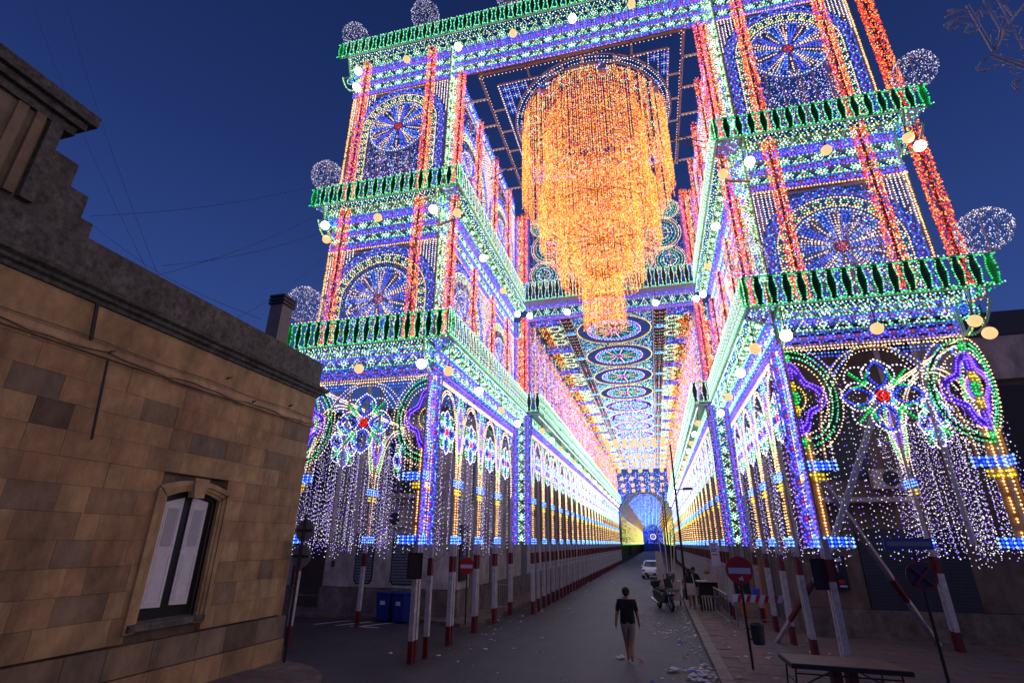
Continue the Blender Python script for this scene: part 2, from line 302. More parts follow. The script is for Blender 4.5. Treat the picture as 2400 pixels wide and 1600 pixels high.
def tower_arch(bl, mb, fr, W, vb, vt, vc, rr=1.2, k=1.0, noise=1):
    """one storey of a tower face: arch over a rose wheel"""
    for j in range(int(W/.24)):
        u_b = .12+j*.24
        if abs(u_b-W/2) > .85 or j % 2: board(mb, fr, u_b, vb, u_b+.055, vt, M['lilac'], n=-.22)  # battens added to stand for the violet bloom between bulbs
    uc = W/2; Ro = min(W/2-.12, vt-vc); sp = .085*k; r = .03*max(1, k*.8)
    arch_band(bl, mb, fr, uc, vc, Ro, Ro-.32, vb, 'blue', sp, r); arch_band(bl, mb, fr, uc, vc, Ro-.38, Ro-.68, vb, 'star', sp, r)
    rose(bl, mb, fr, uc, vc, rr, sp=sp, r=r*.95)
    line(bl, fr, .04, vb, .04, vt, sp, 'CA', r); line(bl, fr, W-.04, vb, W-.04, vt, sp, 'CA', r); line(bl, fr, 0, vt, W, vt, sp, 'CY', r)
    board(mb, fr, -.02, vb, .07, vt, M['tan']); board(mb, fr, W-.07, vb, W+.02, vt, M['tan']); board(mb, fr, 0, vt-.03, W, vt+.06, M['tan'], n=.01)
    for s_ in (0, 1):           # white dotted spandrels
        for j in range(9):
            d = .12+j*.115; u = d if s_ == 0 else W-d; a = abs(u-uc)
            lo = vc+math.sqrt(max(0, (Ro+.05)**2-a*a))
            if lo < vt-.1: line(bl, fr, u, lo, u, vt-.05, sp, 'CW' if j % 2 else 'W', r*.9)
    if noise: # crowded white strings below the wheel (garlands hung in the storey)
        lo = vb; hi = vc+rr*.2; Ri = Ro-.72
        if hi > lo: fill(bl, fr, 0, W, vb, vb+.9, 40, 'WRGBVPC', r*.8, nj=.1, n=-.2); fill(bl, fr, uc-Ri, uc+Ri, lo, hi, 130*noise/k**2, 'WDLCV', r*.62, (3, 6, 2, 1, 2), nj=.5, n=-.4, keep=lambda u, v: (u-uc)**2+(v-vc)**2 > (rr*.95)**2)
def flower(bl, mb, fr, uc, vc, s=1.0, sp=.085, r=.03):
    for i in range(4):
        a = PI/2*i; L = .62*s; wd = .2*s; t = np.linspace(0, 1, 14); cu = L*.28+L*t*.95
        for sg in (-1, 1):
            for kk, c in ((1, 'B'), (1.75, 'W')):
                o = sg*wd*kk*np.sin(PI*t)**.8; base = (.16 if kk > 1 else .22)*s; x = base+t*(L+(.12 if kk > 1 else 0)*s)
                curve(bl, fr, uc+x*math.cos(a)-o*math.sin(a), vc+x*math.sin(a)+o*math.cos(a), sp, c, r)
                if kk == 1: ribbon(mb, fr, uc+x*math.cos(a)-o*math.sin(a), vc+x*math.sin(a)+o*math.cos(a), .05, M['blue'])
        a += PI/4
        for da in (-.42, 0, .42):
            x = np.array([.42, .62 if da else .85])*s; curve(bl, fr, uc+x*np.cos(a+np.array([0, da])), vc+x*np.sin(a+np.array([0, da])), sp, 'G', r); ribbon(mb, fr, uc+x*np.cos(a+np.array([0, da])), vc+x*np.sin(a+np.array([0, da])), .07, M['green'])
        ring(bl, fr, uc+.62*s*math.cos(a), vc+.62*s*math.sin(a), .3*s, .3*s, sp*1.2, 'W', r*.9, a-1.9, a+1.9)
    for q in (.05, .12): ring(bl, fr, uc, vc, q*s, q*s, sp*.7, 'R', r*1.15)
    rring(mb, fr, uc, vc, .1*s, .1*s, .14*s, M['red'], k=14, n=.01); ring(bl, fr, uc, vc, .2*s, .2*s, sp, 'B', r)
def medallion(bl, mb, fr, uc, vc, a=.62, b=1.25, half=0, sp=.085, r=.03):
    """green oval round a violet quatrefoil; half: -1 keeps u<uc, 1 keeps u>uc"""
    a0, a1 = {0: (0, 2*PI), 1: (-PI/2, PI/2), -1: (PI/2, 3*PI/2)}[half]
    for k, c in ((1, 'G'), (.88, 'MG')): ring(bl, fr, uc, vc, a*k, b*k, sp, c, r, a0, a1)
    rring(mb, fr, uc, vc, a*.94, b*.94, .05, M['dkgreen'], a0, a1)
    for k, c in ((.76, 'C'), (1.12, 'C')): ring(bl, fr, uc, vc, a*k, b*k, sp*1.15, c, r*.9, a0, a1)
    t = np.linspace(a0, a1, 80)
    for k, c in ((.62, 'V'), (.50, 'V')):
        rad = k*(1+.22*np.cos(4*t)); curve(bl, fr, uc+a*rad*np.cos(t), vc+b*rad*np.sin(t), sp*.9, c, r*1.1)
    rad = .56*(1+.22*np.cos(4*t)); ribbon(mb, fr, uc+a*rad*np.cos(t), vc+b*rad*np.sin(t), a*.16, mat_violet)
    ring(bl, fr, uc, vc, a*.26, b*.26, sp, 'Y', r, a0, a1); ring(bl, fr, uc, vc, a*.12, b*.12, sp, 'G', r, a0, a1)
mat_violet = mat('violet_board', (.16, .06, .62), .5, .2, 8)
def pillar(bl, mb, fr, u, half=0, w=.3, top=5.6, sp=.085, r=.032, n=.0):
    """cream lit pillar strip with blue cap bands"""
    a, b = {0: (-w/2, w/2), 1: (0, w/2), -1: (-w/2, 0)}[half]
    board(mb, fr, u+a, 3.0, u+b, top, M['amberw'], n=n)
    cols = [0] if half else [-.30, .30]
    for c in cols:
        c = c*w if not half else (a+b)/2
        line(bl, fr, u+c, 3.15, u+c, top, sp, 'CA', r, n=n+.05)
    W2 = w/2+.28; a2, b2 = {0: (-W2, W2), 1: (0, W2*1.25), -1: (-W2*1.25, 0)}[half]
    for z in (2.9, 4.68):
        board(mb, fr, u+a2*.8, z, u+b2*.8, z+.22, M['blue'], n=n+.03)
        for q in (.02, .11, .2): line(bl, fr, u+a2, z+q, u+b2, z+q, sp, 'LB', r*1.1, n=n+.09)
    board(mb, fr, u+a2*.55, 4.42, u+b2*.55, 4.62, M['yellow'], n=n+.02)
    for q in (4.46, 4.57): line(bl, fr, u+a2*.6, q, u+b2*.6, q, sp*1.1, 'Y', r, n=n+.07)
def gothic(bl, mb, fr, u0, u1, vb=5.0, vt=7.75, sp=.085, r=.03):
    uc = (u0+u1)/2; h = (u1-u0)/2; t = np.linspace(0, 1, 24)
    for s_ in (-1, 1):
        u = uc+s_*h*np.cos(t*PI/2)**.85; v = vb+(vt-vb)*np.sin(t*PI/2)
        curve(bl, fr, u, v, sp, 'C', r); curve(bl, fr, uc+(u-uc)*.9, v-.1, sp, 'CW', r*.9); ribbon(mb, fr, u, v, .05, M['tan'])
def drapes(bl, fr, u0, u1, vt, vb, dens, r=.022, depth=.6):
    """slack strings of small white lamps: vertical strings with an uneven hem"""
    k = max(2, int((u1-u0)*dens*1.35)); h = vt-vb
    us = np.linspace(u0, u1, k)+RNG.uniform(-.04, .04, k)
    for u in us:
        hem = vb+.35*abs(math.sin((u-u0)*2.1))+random.uniform(0, .35); v = np.arange(hem, vt, random.uniform(.13, .17)); n_ = len(v)
        P = fr.P(u+RNG.normal(0, .006, n_)+.04*np.sin(v*1.3+u*2), v, 0)+random.uniform(-depth, .05)*fr.N+RNG.normal(0, .01, (n_, 1))*fr.N; bl.mix(P, 'WDV', r*.85, (1.6, 5, 1.6))
def garland(bl, c, r0, z0, z1, dens=1500, cs='ROACP', wts=(9, 3.0, 1.6, .7, .2), r=.0195):
    """column wrapped in red lamps"""
    n = int(2*PI*r0*(z1-z0)*dens/4.6); a = RNG.uniform(0, 2*PI, n); rr = r0*np.sqrt(RNG.uniform(.5, 1, n)); bl.mix(np.stack([c[0]+rr*np.cos(a), c[1]+rr*np.sin(a), RNG.uniform(z0, z1, n)], 1), cs, r, wts)

# ------------------------------------------------------------ balustrades
PITCH = .355; HG = .82
def hour(z):  # half width of the cut-out at height z in 0..1
    return float(np.interp(abs(z-.5), (0, .12, .3, .42, .47, .5), (.062, .068, .098, .108, .098, .070)))
def rail_board_mesh(name, kind, k=1.0, hgt=HG):
    """board between two hourglass cut-outs, local x along the rail, y outward, z up"""
    mb = MB(); zs = [0, .03, .08, .2, .38, .5, .62, .8, .92, .97, 1]; hw = PITCH/2
    L = [-(hw-hour(z)) for z in zs]
    pts = [(x, z*hgt) for x, z in zip(L, zs)]+[(-x, z*hgt) for x, z in reversed(list(zip(L, zs)))]
    mb.prism(pts, -.02, .0, M['dkgreen'] if kind != 'bright' else M['green'])
    me = mb.mesh(name); bl = BL()
    z = np.linspace(.02, .98, int(13/k)); x = np.array([hw-hour(q) for q in z])
    c1 = {'plain': 'GMG', 'white': 'MMW', 'bright': 'GG'}[kind]
    xt = np.array([hw-.05, hw-.03, hw-.005]); Pt = np.stack([xt, np.full(3, .035), np.array([.965, .985, .99])*hgt], 1); bl.add(Pt, 'GMM'[0], .026); Pt = Pt*np.array([-1, 1, 1]); Pt[:, 2] = hgt-Pt[:, 2]; bl.add(Pt, 'G', .026); bl.add(np.array([[hw-.03, .035, .03], [-hw+.03, .035, hgt-.03]]), 'M', .024)
    for s_ in (-1, 1):
        P = np.stack([s_*x, np.full(len(z), .035), z*hgt], 1); bl.add(P, np.array([BMI[c1[i % len(c1)]] for i in range(len(z))]), .026*max(1, k*.8))
    m2 = bl.mesh(name)
    bm = bmesh.new(); bm.from_mesh(me); off = len(me.materials)
    bm2 = bmesh.new(); bm2.from_mesh(m2)
    for f in bm2.faces: f.material_index += off
    m2b = bpy.data.meshes.new('tmp'); bm2.to_mesh(m2b); bm.from_mesh(m2b); out_ = bpy.data.meshes.new(name); bm.to_mesh(out_)
    for q in list(me.materials)+list(m2.materials): out_.materials.append(q)
    bm.free(); bm2.free(); NB[0] -= len(z)*2; return out_
RB = {k: rail_board_mesh('rail_board', k) for k in ('plain', 'white', 'bright')}
def balustrade(parent, fr, L, v0, joined=False, kind='plain', k=1.0, hgt=HG):
    mb = MB(); bl = BL()
    board(mb, fr, 0, v0-.05, L, v0, M['mint'], t=.06, n=.01); board(mb, fr, 0, v0+hgt, L, v0+hgt+.05, M['mint'], t=.06, n=.01)
    line(bl, fr, 0, v0+hgt+.07, L, v0+hgt+.07, .13*k, 'W', .024*k, n=0); line(bl, fr, 0, v0-.03, L, v0-.03, .1*k, 'GM', .026*k)
    b = mb.build('balustrade', parent); bl.build('bulb_row', b)
    n = int(L/PITCH); p = L/n
    if joined: return b
    for i in range(n+1):
        kd = 'bright' if (i in (0, n) and kind == 'plain') else kind
        place('rail_board', RB[kd], b, fr.mtx(i*p, v0) @ Matrix.Scale(hgt/HG, 4, (0, 0, 1)))
    return b

# ------------------------------------------------------------ setting: ground
Z3 = (0, 0, 1)
XL, XR = -6.5, 3.75          # inner faces of the two towers
YF, YB = 14.3, 24.3          # front and back of the towers
GX0, GX1, GY1 = -5.6, 2.8, 88  # faces and end of the long gallery
LV = [(9.0, 9.9), (14.85, 15.67), (22.55, 23.37)]
def sheet(name, x0, y0, x1, y1, z, m, kind='structure'):
    mb = MB(); mb.box((x0, y0, z-.3), (x1, y1, z), m); return tag(mb.build(name), kind=kind)
g = MB(); g.box((-400, -60, -.6), (400, 900, -.02), M['joint']); tag(g.build('ground'), kind='structure')
sheet('road', -40, -20, 1.1, 240, 0, M['asphalt'])
random.seed(3)
# right pavement: kerb stones and slabs
rp_ = MB(); rp_.box((1.1, -6, -.3), (30, 120, .125), M['pave']); RP = tag(rp_.build('right_pavement'), kind='structure')
ms = [MB().box((0, 0, 0), (.28, .98, .14), M['kerb']).mesh('kerb_stone')]
for i in range(44): place('kerb_stone', ms[0], RP, Matrix.Translation((1.1+random.uniform(-.006, .006), 6+i*1.0, random.uniform(-.004, .004))))
slm = [mat('paving_slab_%s' % n, c, .8, .3, 3, bump=.2) for n, c in (('rose', (.20, .125, .105)), ('brown', (.175, .12, .10)), ('grey', (.15, .13, .125)))]
slab = [MB().box((0, 0, 0), (.787, .587, .03), m_).mesh('paving_slab') for m_ in slm]
for j in range(24):
    for i in range(9):
        y = 8.2+j*.6; x = 1.4+i*.8+(.4 if j % 2 else 0)-.0
        place('paving_slab', slab[(i*7+j*3+(i*j) % 4) % 3], RP, Matrix.Translation((x, y, .105+random.uniform(-.004, .004))))
# left pavement along the shop fronts, and the near left corner
lp_ = MB(); lp_.prism([(-30, 21.1), (-9.5, 20.9), (-7.4, 20.2), (-6.75, 21.0), (-6.75, 110), (-12, 110), (-12, 24), (-30, 24)], -.2, .12, M['pave'], 'z'); tag(lp_.build('left_pavement'), kind='structure')
cp = MB(); arc = [(-9.7+2.5*math.cos(a), 10.6+2.3*math.sin(a)) for a in np.linspace(0, PI/2, 12)]
cp.prism([(-9.7, -5), (-7.2, -5)]+arc, -.2, .13, M['plinth'], 'z'); CPV = tag(cp.build('near_left_pavement'), kind='structure')
sd = [MB().box((0, 0, 0), (.6, .5, .03), m_).mesh('paving_slab') for m_ in slm[1:]]
for i in range(3):
    for j in range(8): place('paving_slab', sd[(i+j) % 2], CPV, Matrix.Translation((-9.55+i*.62, 7.6+j*.52, .118)))

# ------------------------------------------------------------ left stone building (wall along X=-9.6)
BX = -9.62
stone_cols = [(.58, .40, .20), (.53, .35, .18), (.62, .44, .235), (.43, .295, .16), (.31, .245, .17), (.20, .15, .10), (.56, .36, .185), (.36, .265, .165)]
stone_m = [mat('ashlar_block_%s' % n, c, .85, .28, 2.5, bump=.25, bscale=25) for n, c in zip(('ochre', 'tan', 'buff', 'brown', 'grey', 'dark', 'honey', 'dull'), stone_cols)]
lb = thing('stone_house', 'low ashlar stone house with weathered parapet and one arched window, at the left', 'house', (BX, 6, 0))
mb = MB(); mb.box((BX-6, -2, 0), (BX-.16, 12.66, 8.0), M['plinth']); mb.build('core_wall', lb)
rn = random.Random(5)
def blockmesh(wd, hh, m): return MB().box((-.16, .0025, .0025), (0, wd-.0025, hh-.0025), m).mesh('stone_block')
cache = {}
def blk(y, z, wd, hh, mi):
    k = (round(wd, 2), round(hh, 2), mi)
    if k not in cache: cache[k] = blockmesh(k[0], k[1], stone_m[mi])
    place('stone_block', cache[k], lb, Matrix.Translation((BX+rn.uniform(-.007, .003), y, z)))
WY0, WY1, WZ0, WZ1 = 8.42, 10.12, 1.45, 4.08
ch = .44; z = 1.18; row = 0
while z < 6.1:
    hh = min(ch, 6.1-z); y = 12.8
    y -= 0.0 if row % 2 else .35*0
    first = True
    while y > 1.2:
        wd = rn.choice([.35, .5, .65, .8, .9]) if y > 7 else rn.choice([.6, .8, 1.0])
        if first and row % 2: wd = .35
        first = False; y0 = max(1.2, y-wd); a, b = y0, y
        if z+hh > WZ0+.02 and z < WZ1-.02 and b > WY0 and a < WY1:
            for (p, q) in ((a, min(b, WY0)), (max(a, WY1), b)):
                if q-p > .06: blk(p, z, q-p, hh, rn.choice([0, 1, 2, 6, 3]))
        else: blk(a, z, b-a, hh, rn.choices(range(8), (8, 8, 6, 5, 2.2, .9, 7, 2.6))[0])
        y = y0
    z += hh; row += 1
# plinth blocks
y = 12.92
while y > 1.3:
    wd = rn.uniform(.7, 1.1); m_ = MB().box((-.2, .006, 0), (.09, wd-.006, .62), stone_m[rn.choice([1, 4, 3])]).mesh('plinth_block'); place('plinth_block', m_, lb, Matrix.Translation((BX, y-wd, 0)))
    m_ = MB().box((-.2, .006, 0), (.05, wd-.006, .5), stone_m[rn.choice([4, 5, 7])]).mesh('plinth_block'); place('plinth_block', m_, lb, Matrix.Translation((BX, y-wd, .64))); y -= wd
# end wall (towards the side street), string course, cornice and parapet
mb = MB(); mb.box((BX-6, 12.66, 0), (BX-.005, 12.8, 8.0), stone_m[3]); mb.build('end_wall', lb)
def profile_run(name, prof, y0, y1, m, endx=None):
    """moulding: prof = [(out, z)] swept along the wall and returned round the end"""
    mb = MB(); n = len(prof); V = []; 
    for (yy, f) in ((y0, 0), (y1, 1)): V += [(BX+o, yy+(o if f else 0), z) for o, z in prof]
    V += [(BX-6, y1+o, z) for o, z in prof]
    F = [(i, (i+1) % n, n+(i+1) % n, n+i) for i in range(n)]+[(n+i, n+(i+1) % n, 2*n+(i+1) % n, 2*n+i) for i in range(n)]+[tuple(range(n)), tuple(range(2*n, 3*n))]
    mb.add(V, F, m); return mb.build(name, lb)
profile_run('string_course', [(-.1, 6.08), (.05, 6.08), (.07, 6.16), (.05, 6.22), (.03, 6.28), (-.1, 6.28)], -1, 12.8, stone_m[2])
profile_run('frieze', [(-.1, 6.285), (.012, 6.285), (.012, 6.98), (-.1, 6.98)], -1, 12.8, stone_m[0])
profile_run('cornice', [(-.1, 6.985), (.06, 6.985), (.08, 7.05), (.16, 7.08), (.17, 7.14), (.26, 7.18), (.28, 7.26), (.10, 7.30), (-.1, 7.30)], -1, 12.8, M['concrete'])
profile_run('parapet', [(-.3, 7.305), (.05, 7.305), (.05, 8.08), (-.3, 8.08)], -1, 12.8, M['concrete'])
# stepped gable rising behind the parapet and the taller block
mb = MB()
for (y1, z1) in ((5.62, 8.38), (5.40, 8.83), (5.08, 9.30)): mb.box((BX-.30, 3.0, 8.085), (BX+.045-(.002*z1), y1, z1), M['concrete'])
mb.build('stepped_parapet', lb)
ub = MB(); ub.box((BX-6, -3, 8.085), (BX+.05, 4.62, 9.72), stone_m[4]); ub.build('upper_wall', lb)
for (o, z0, z1, yy) in ((.12, 9.70, 9.86, 4.80), (.22, 9.86, 10.0, 4.88), (.32, 10.0, 10.22, 4.98)):
    mb = MB(); mb.box((BX-6, -3, z0), (BX+o, yy, z1), M['concrete']); mb.build('upper_cornice', lb)
mb = MB(); mb.box((BX+.02, 4.20, 8.1), (BX+.14, 4.34, 9.69), stone_m[4]); mb.box((BX+.02, 4.40, 8.1), (BX+.18, 4.60, 9.69), M['concrete']); mb.box((BX+.02, 3.95, 8.1), (BX+.10, 4.10, 9.69), stone_m[4]); mb.build('corner_pilaster', lb)
mb = MB(); mb.box((BX+.03, 2.2, 8.5), (BX+.07, 3.45, 9.2), M['dark']); mb.build('upper_window', lb)
mb = MB(); mb.bar((BX+.06, 6.6, 6.05), (BX+.06, 6.75, 4.6), .03, M['black']); mb.bar((BX+.05, 6.12, 6.98), (BX+.07, 6.2, 6.3), .05, M['black']); mb.build('downpipe', lb)
# cables along the string course
mb = MB(); ys = np.linspace(2, 12.7, 34)
mb.path([(BX+.085, y, 6.13+.03*math.sin(y*3.1)+.02*math.sin(y*7)) for y in ys], .014, M['wire']); mb.path([(BX+.08, y, 6.33+.02*math.sin(y*2.3)) for y in ys], .012, M['wire']); mb.build('cable', lb)
for y, z in ((9.4, 6.55), (11.7, 6.45), (6.6, 6.2), (10.3, 6.2)):
    mb = MB(); mb.bar((BX+.01, y, z), (BX+.10, y, z+.02), .03, M['black']); mb.bar((BX+.10, y-.05, z-.02), (BX+.10, y+.05, z+.04), .03, M['black']); mb.build('cable_hook', lb)
# window: moulded arched surround, keystone, shutters
win = MB(); yc = (WY0+WY1)/2
def archpts(hw, zb, zs, rise, n=10): return [(yc-hw, zb)]+[(yc+hw*q, zs+rise*(1-q*q)) for q in np.linspace(-1, 1, n)]+[(yc+hw, zb)]
for hw, o, wd, m_ in ((.90, .07, .10, stone_m[2]), (.80, .045, .09, stone_m[0]), (.72, .02, .07, stone_m[2])):
    ps = archpts(hw, 1.32, 3.72+(hw-.6)*.7, .17)
    for (a, b) in zip(ps, ps[1:]):
        d = Vector((0, b[0]-a[0], b[1]-a[1])); d.normalize(); nn = Vector((0, d.z, -d.y))*(wd/2)
        A = Vector((0, *a)); B = Vector((0, *b)); vs = [(x, (p+s_*nn).y, (p+s_*nn).z) for x in (BX-.06, BX+o) for p, s_ in ((A, 1), (B, 1), (B, -1), (A, -1))]
        win.add(vs, [(0, 1, 2, 3), (7, 6, 5, 4), (0, 4, 5, 1), (1, 5, 6, 2), (2, 6, 7, 3), (3, 7, 4, 0)], m_)
W_ = win.build('window', lb)
mb = MB(); mb.prism([(yc-.13, 3.80), (yc+.13, 3.80), (yc+.19, 4.2), (yc-.19, 4.2)], BX-.05, BX+.12, stone_m[2], 'x'); mb.build('keystone', W_)
mb = MB(); mb.box((BX-.1, WY0-.06, 1.36), (BX+.13, WY1-.02, 1.48), M['concrete']); mb.build('window_sill', W_)
mb = MB(); mb.prism([(yc-.68, 1.5)]+[(yc+.68*q, 3.75+.17*(1-q*q)) for q in np.linspace(-1, 1, 9)]+[(yc+.68, 1.5)], BX-.158, BX-.15, M['dark'], 'x'); mb.build('window_opening', W_)
shw = mat('white_shutter_paint', (.78, .78, .82), .5, .15, 6)
gl_c = mat('curtained_glass', (.50, .52, .58), .05, .1, 4); gl_c.node_tree.nodes['Principled BSDF'].inputs['Coat Weight'].default_value = 1
for y0 in (8.70, 9.34):
    mb = MB(); y1 = y0+.44; zt0, zt1 = (3.68, 3.80) if y0 < 9 else (3.82, 3.74)
    mb.prism([(y0, 1.72), (y1, 1.70), (y1, zt1), (y0, zt0)], BX-.135, BX-.115, shw, 'x'); s_ = mb.build('shutter', W_)
    for z0, z1 in ((1.80, 2.68), (2.78, 3.62)):
        mb = MB(); mb.box((BX-.114, y0+.05, z0), (BX-.105, y0+.07, z1), shw); mb.box((BX-.114, y1-.07, z0), (BX-.105, y1-.05, z1), shw); mb.box((BX-.114, y0+.07, z0), (BX-.105, y1-.07, z0+.02), shw); mb.box((BX-.114, y0+.07, z1-.02), (BX-.105, y1-.07, z1), shw); mb.box((BX-.114, y0+.10, z0+.05), (BX-.108, y1-.10, z1-.05), shw); [mb.box((BX-.1075, y0+.10, z0+.05), (BX-.104, y1-.10, z1-.05), gl_c) if z0 > 2 else None]; mb.build('shutter_panel', s_)
# chimney
mb = MB(); mb.box((BX-.72, 11.08, 7.9), (BX-.30, 11.52, 9.38), M['chim']); c_ = mb.build('chimney', lb)
for k in range(3): mb = MB(); mb.box((BX-.77, 11.03, 9.39+k*.11), (BX-.25, 11.57, 9.46+k*.11), M['shut_dark']); mb.build('chimney_slab', c_)

# ------------------------------------------------------------ buildings behind the lights
def shutter(par, fr, u0, u1, v0, v1, m, round_top=False, n_=.03, step=.085):
    mb = MB(); board(mb, fr, u0, v0, u1, v1, M['dark'], n=n_*.3, t=.05)
    v = v0+.02
    while v < v1-.03:
        board(mb, fr, u0+.03, v, u1-.03, v+step*.8, m, n=n_, t=.02); v += step
    return mb.build('roller_shutter', par)
lh = thing('shop_house', 'two storey pale corner shop house seen through the left arches', 'house', (-12, 24, 0))
fL = Fr((-20, 21.6, 0), (1, 0, 0), Z3, (0, -1, 0)); WLn = 20-8.1
mb = MB(); board(mb, fL, 0, 1.12, WLn, 8.6, M['plaster'], t=8); mb.build('wall', lh)
mb = MB(); board(mb, fL, 0, 0, WLn, 1.1, M['plinth'], t=7.9, n=.05); mb.build('plinth', lh)
mb = MB(); board(mb, fL, 0, 8.61, WLn+.2, 8.85, M['plinth'], t=8, n=.25); mb.build('cornice', lh)
def u_(x): return x+20
for x0, x1 in ((-12.9, -12.0), (-11.15, -9.85)):
    pts = [(u_(x0)+.12, 1.25), (u_(x1)-.12, 1.25), (u_(x1), 1.4), (u_(x1), 3.1), (u_(x1)-.12, 3.25), (u_(x0)+.12, 3.25), (u_(x0), 3.1), (u_(x0), 1.4)]
    mb = MB(); V = [fL.q(a, b, .0) for a, b in pts]+[fL.q(a, b, .02) for a, b in pts]; n = 8
    mb.add(V, [(i, (i+1) % n, n+(i+1) % n, n+i) for i in range(n)]+[tuple(range(n)), tuple(range(n, 2*n))], M['dark'])
    for k in range(17):
        v = 1.3+k*.115; ins = .06 if 1 <= k <= 15 else .14; board(mb, fL, u_(x0)+ins, v, u_(x1)-ins, v+.085, M['shutter'], n=.05, t=.025)
    mb.build('roller_shutter', lh)
mb = MB(); board(mb, fL, u_(-16.0), 0.12, u_(-14.4), 3.4, M['wooddoor'], n=.04); d_ = mb.build('door', lh)
for k in range(6): mb = MB(); board(mb, fL, u_(-15.9)+.02, .3+k*.5, u_(-15.22), .72+k*.5, M['wooddoor'], n=.065, t=.02); board(mb, fL, u_(-15.18), .3+k*.5, u_(-14.5), .72+k*.5, M['wooddoor'], n=.065, t=.02); mb.build('door_panel', d_)
for x0, x1 in ((-16, -14), (-11.9, -10.0)):
    mb = MB(); board(mb, fL, u_(x0)+.2, 5.0, u_(x1)-.2, 7.5, M['green_shut'], n=.03)
    wn = mb.build('window', lh)
    mb = MB()
    for k in range(24): board(mb, fL, u_(x0)+.26, 5.05+k*.1, u_(x0)+.9, 5.11+k*.1, M['green_shut'], n=.06); board(mb, fL, u_(x1)-.9, 5.05+k*.1, u_(x1)-.26, 5.11+k*.1, M['green_shut'], n=.06)
    o = mb.build('louvre', wn); o['kind'] = 'stuff'
    mb = MB(); board(mb, fL, u_(x0)-.3, 4.72, u_(x1)+.3, 4.88, M['plaster'], n=.75, t=.75); b_ = mb.build('balcony_slab', lh)
    mb = MB(); mb.path([fL.q(u_(x0)-.25, 5.8, .7), fL.q(u_(x1)+.25, 5.8, .7)], .035, M['black'])
    for k in range(22): mb.bar(fL.q(u_(x0)-.25+k*.12, 4.88, .7), fL.q(u_(x0)-.25+k*.12, 5.8, .7), .018, M['black'])
    mb.build('balcony_railing', lh)
mb = MB(); board(mb, fL, u_(-14.05), 1.9, u_(-13.9), 2.15, M['shut_dark'], n=.04); mb.build('meter_box', lh)
fS = Fr((-8.1, 21.6, 0), (0, 1, 0), Z3, (1, 0, 0))
mb = MB(); board(mb, fS, .012, 1.12, 80, 8.5, M['plaster'], t=6, n=-.002); mb.build('wall', lh)
mb = MB(); board(mb, fS, -.04, 0, 80, 1.1, M['plinth'], t=6, n=.052); mb.build('plinth', lh)
for u0 in (1.5, 4.4, 7.6, 11, 14.5, 18, 22):
    shutter(lh, fS, u0, u0+1.35, .15, 3.1, M['shutter'])
    mb = MB(); board(mb, fS, u0, 4.6, u0+1.3, 7.2, M['green_shut'], n=.03); mb.build('window', lh)
mb = MB(); board(mb, fS, .05, 1.45, .98, 3.65, M['black'], n=.08, t=.06); sg = mb.build('shop_sign', lh)
def text(name, s, size, mtx, m, par=None, ext=.004):
    cu = bpy.data.curves.new(name, 'FONT'); cu.body = s; cu.size = size; cu.extrude = ext; cu.align_x = 'CENTER'; cu.align_y = 'CENTER'; cu.resolution_u = 2
    tmp = bpy.data.objects.new(name, cu); COL.objects.link(tmp); dg = bpy.context.evaluated_depsgraph_get(); me = bpy.data.meshes.new_from_object(tmp.evaluated_get(dg)); bpy.data.objects.remove(tmp); bpy.data.curves.remove(cu)
    me.materials.clear(); me.materials.append(m); return place(name, me, par, mtx)
def tm(p, right, up):
    r_ = Vector(right).normalized(); u = Vector(up).normalized(); n = r_.cross(u); return Matrix.Translation(p) @ Matrix((r_, u, n)).transposed().to_4x4()
text('lettering', 'Lcbanq', .46, tm((-8.012, 22.12, 2.65), (0, 0, 1), (0, -1, 0)), M['signwhite'], sg)
def ac_unit(label, fr, u, v):
    t = thing('air_conditioner', label, 'air conditioner', fr.q(u, v, .2)); mb = MB(); board(mb, fr, u-.45, v, u+.45, v+.65, M['plaster'], n=.35, t=.33); b = mb.build('casing', t)
    mb = MB(); rring(mb, fr, u+.1, v+.33, .13, .13, .26, M['black'], k=16, n=.355, t=.01); mb.build('fan_grille', b)
    mb = MB(); mb.bar(fr.q(u-.4, v-.02, 0), fr.q(u-.4, v-.02, .36), .04, M['metal']); mb.bar(fr.q(u+.4, v-.02, 0), fr.q(u+.4, v-.02, .36), .04, M['metal']); mb.build('bracket', t)
ac_unit('white air conditioner on the shop house wall above the oval shutter', fL, u_(-11.1), 3.55)
# right house
rh = thing('roadside_house', 'plain tan house behind the right tower with a dark roller door', 'house', (10, 24, 0))
fR = Fr((4.7, 21.0, 0), (1, 0, 0), Z3, (0, -1, 0))
mb = MB(); board(mb, fR, 0, 1.0, 30, 10.0, M['plaster2'], t=9); mb.build('wall', rh)
mb = MB(); board(mb, fR, 0, 0, 30, .98, M['plinth'], t=8.9, n=.05); mb.build('plinth', rh)
mb = MB(); board(mb, fR, 0, 10.0, 30, 10.9, M['shut_dark'], t=9, n=.3); mb.build('roof_edge', rh)
mb = MB(); board(mb, fR, 5.2, 8.4, 30, 9.99, M['plaster'], t=.2, n=.22); mb.build('fascia', rh)
shutter(rh, fR, 1.9, 5.0, .1, 3.45, M['shut_dark'], step=.1)
mb = MB(); board(mb, fR, 7.2, 4.4, 16, 8.2, M['dark'], n=.02); mb.build('loggia_opening', rh)
mb = MB(); mb.path([fR.q(7.2, 5.2, .1), fR.q(16, 5.2, .1)], .04, M['black'])
for k in range(50): mb.bar(fR.q(7.3+k*.17, 4.4, .1), fR.q(7.3+k*.17, 5.2, .1), .02, M['black'])
mb.build('balcony_railing', rh)
mb = MB(); board(mb, fR, 1.0, 5.1, 2.9, 7.9, M['green_shut'], n=.02); wn = mb.build('window', rh)
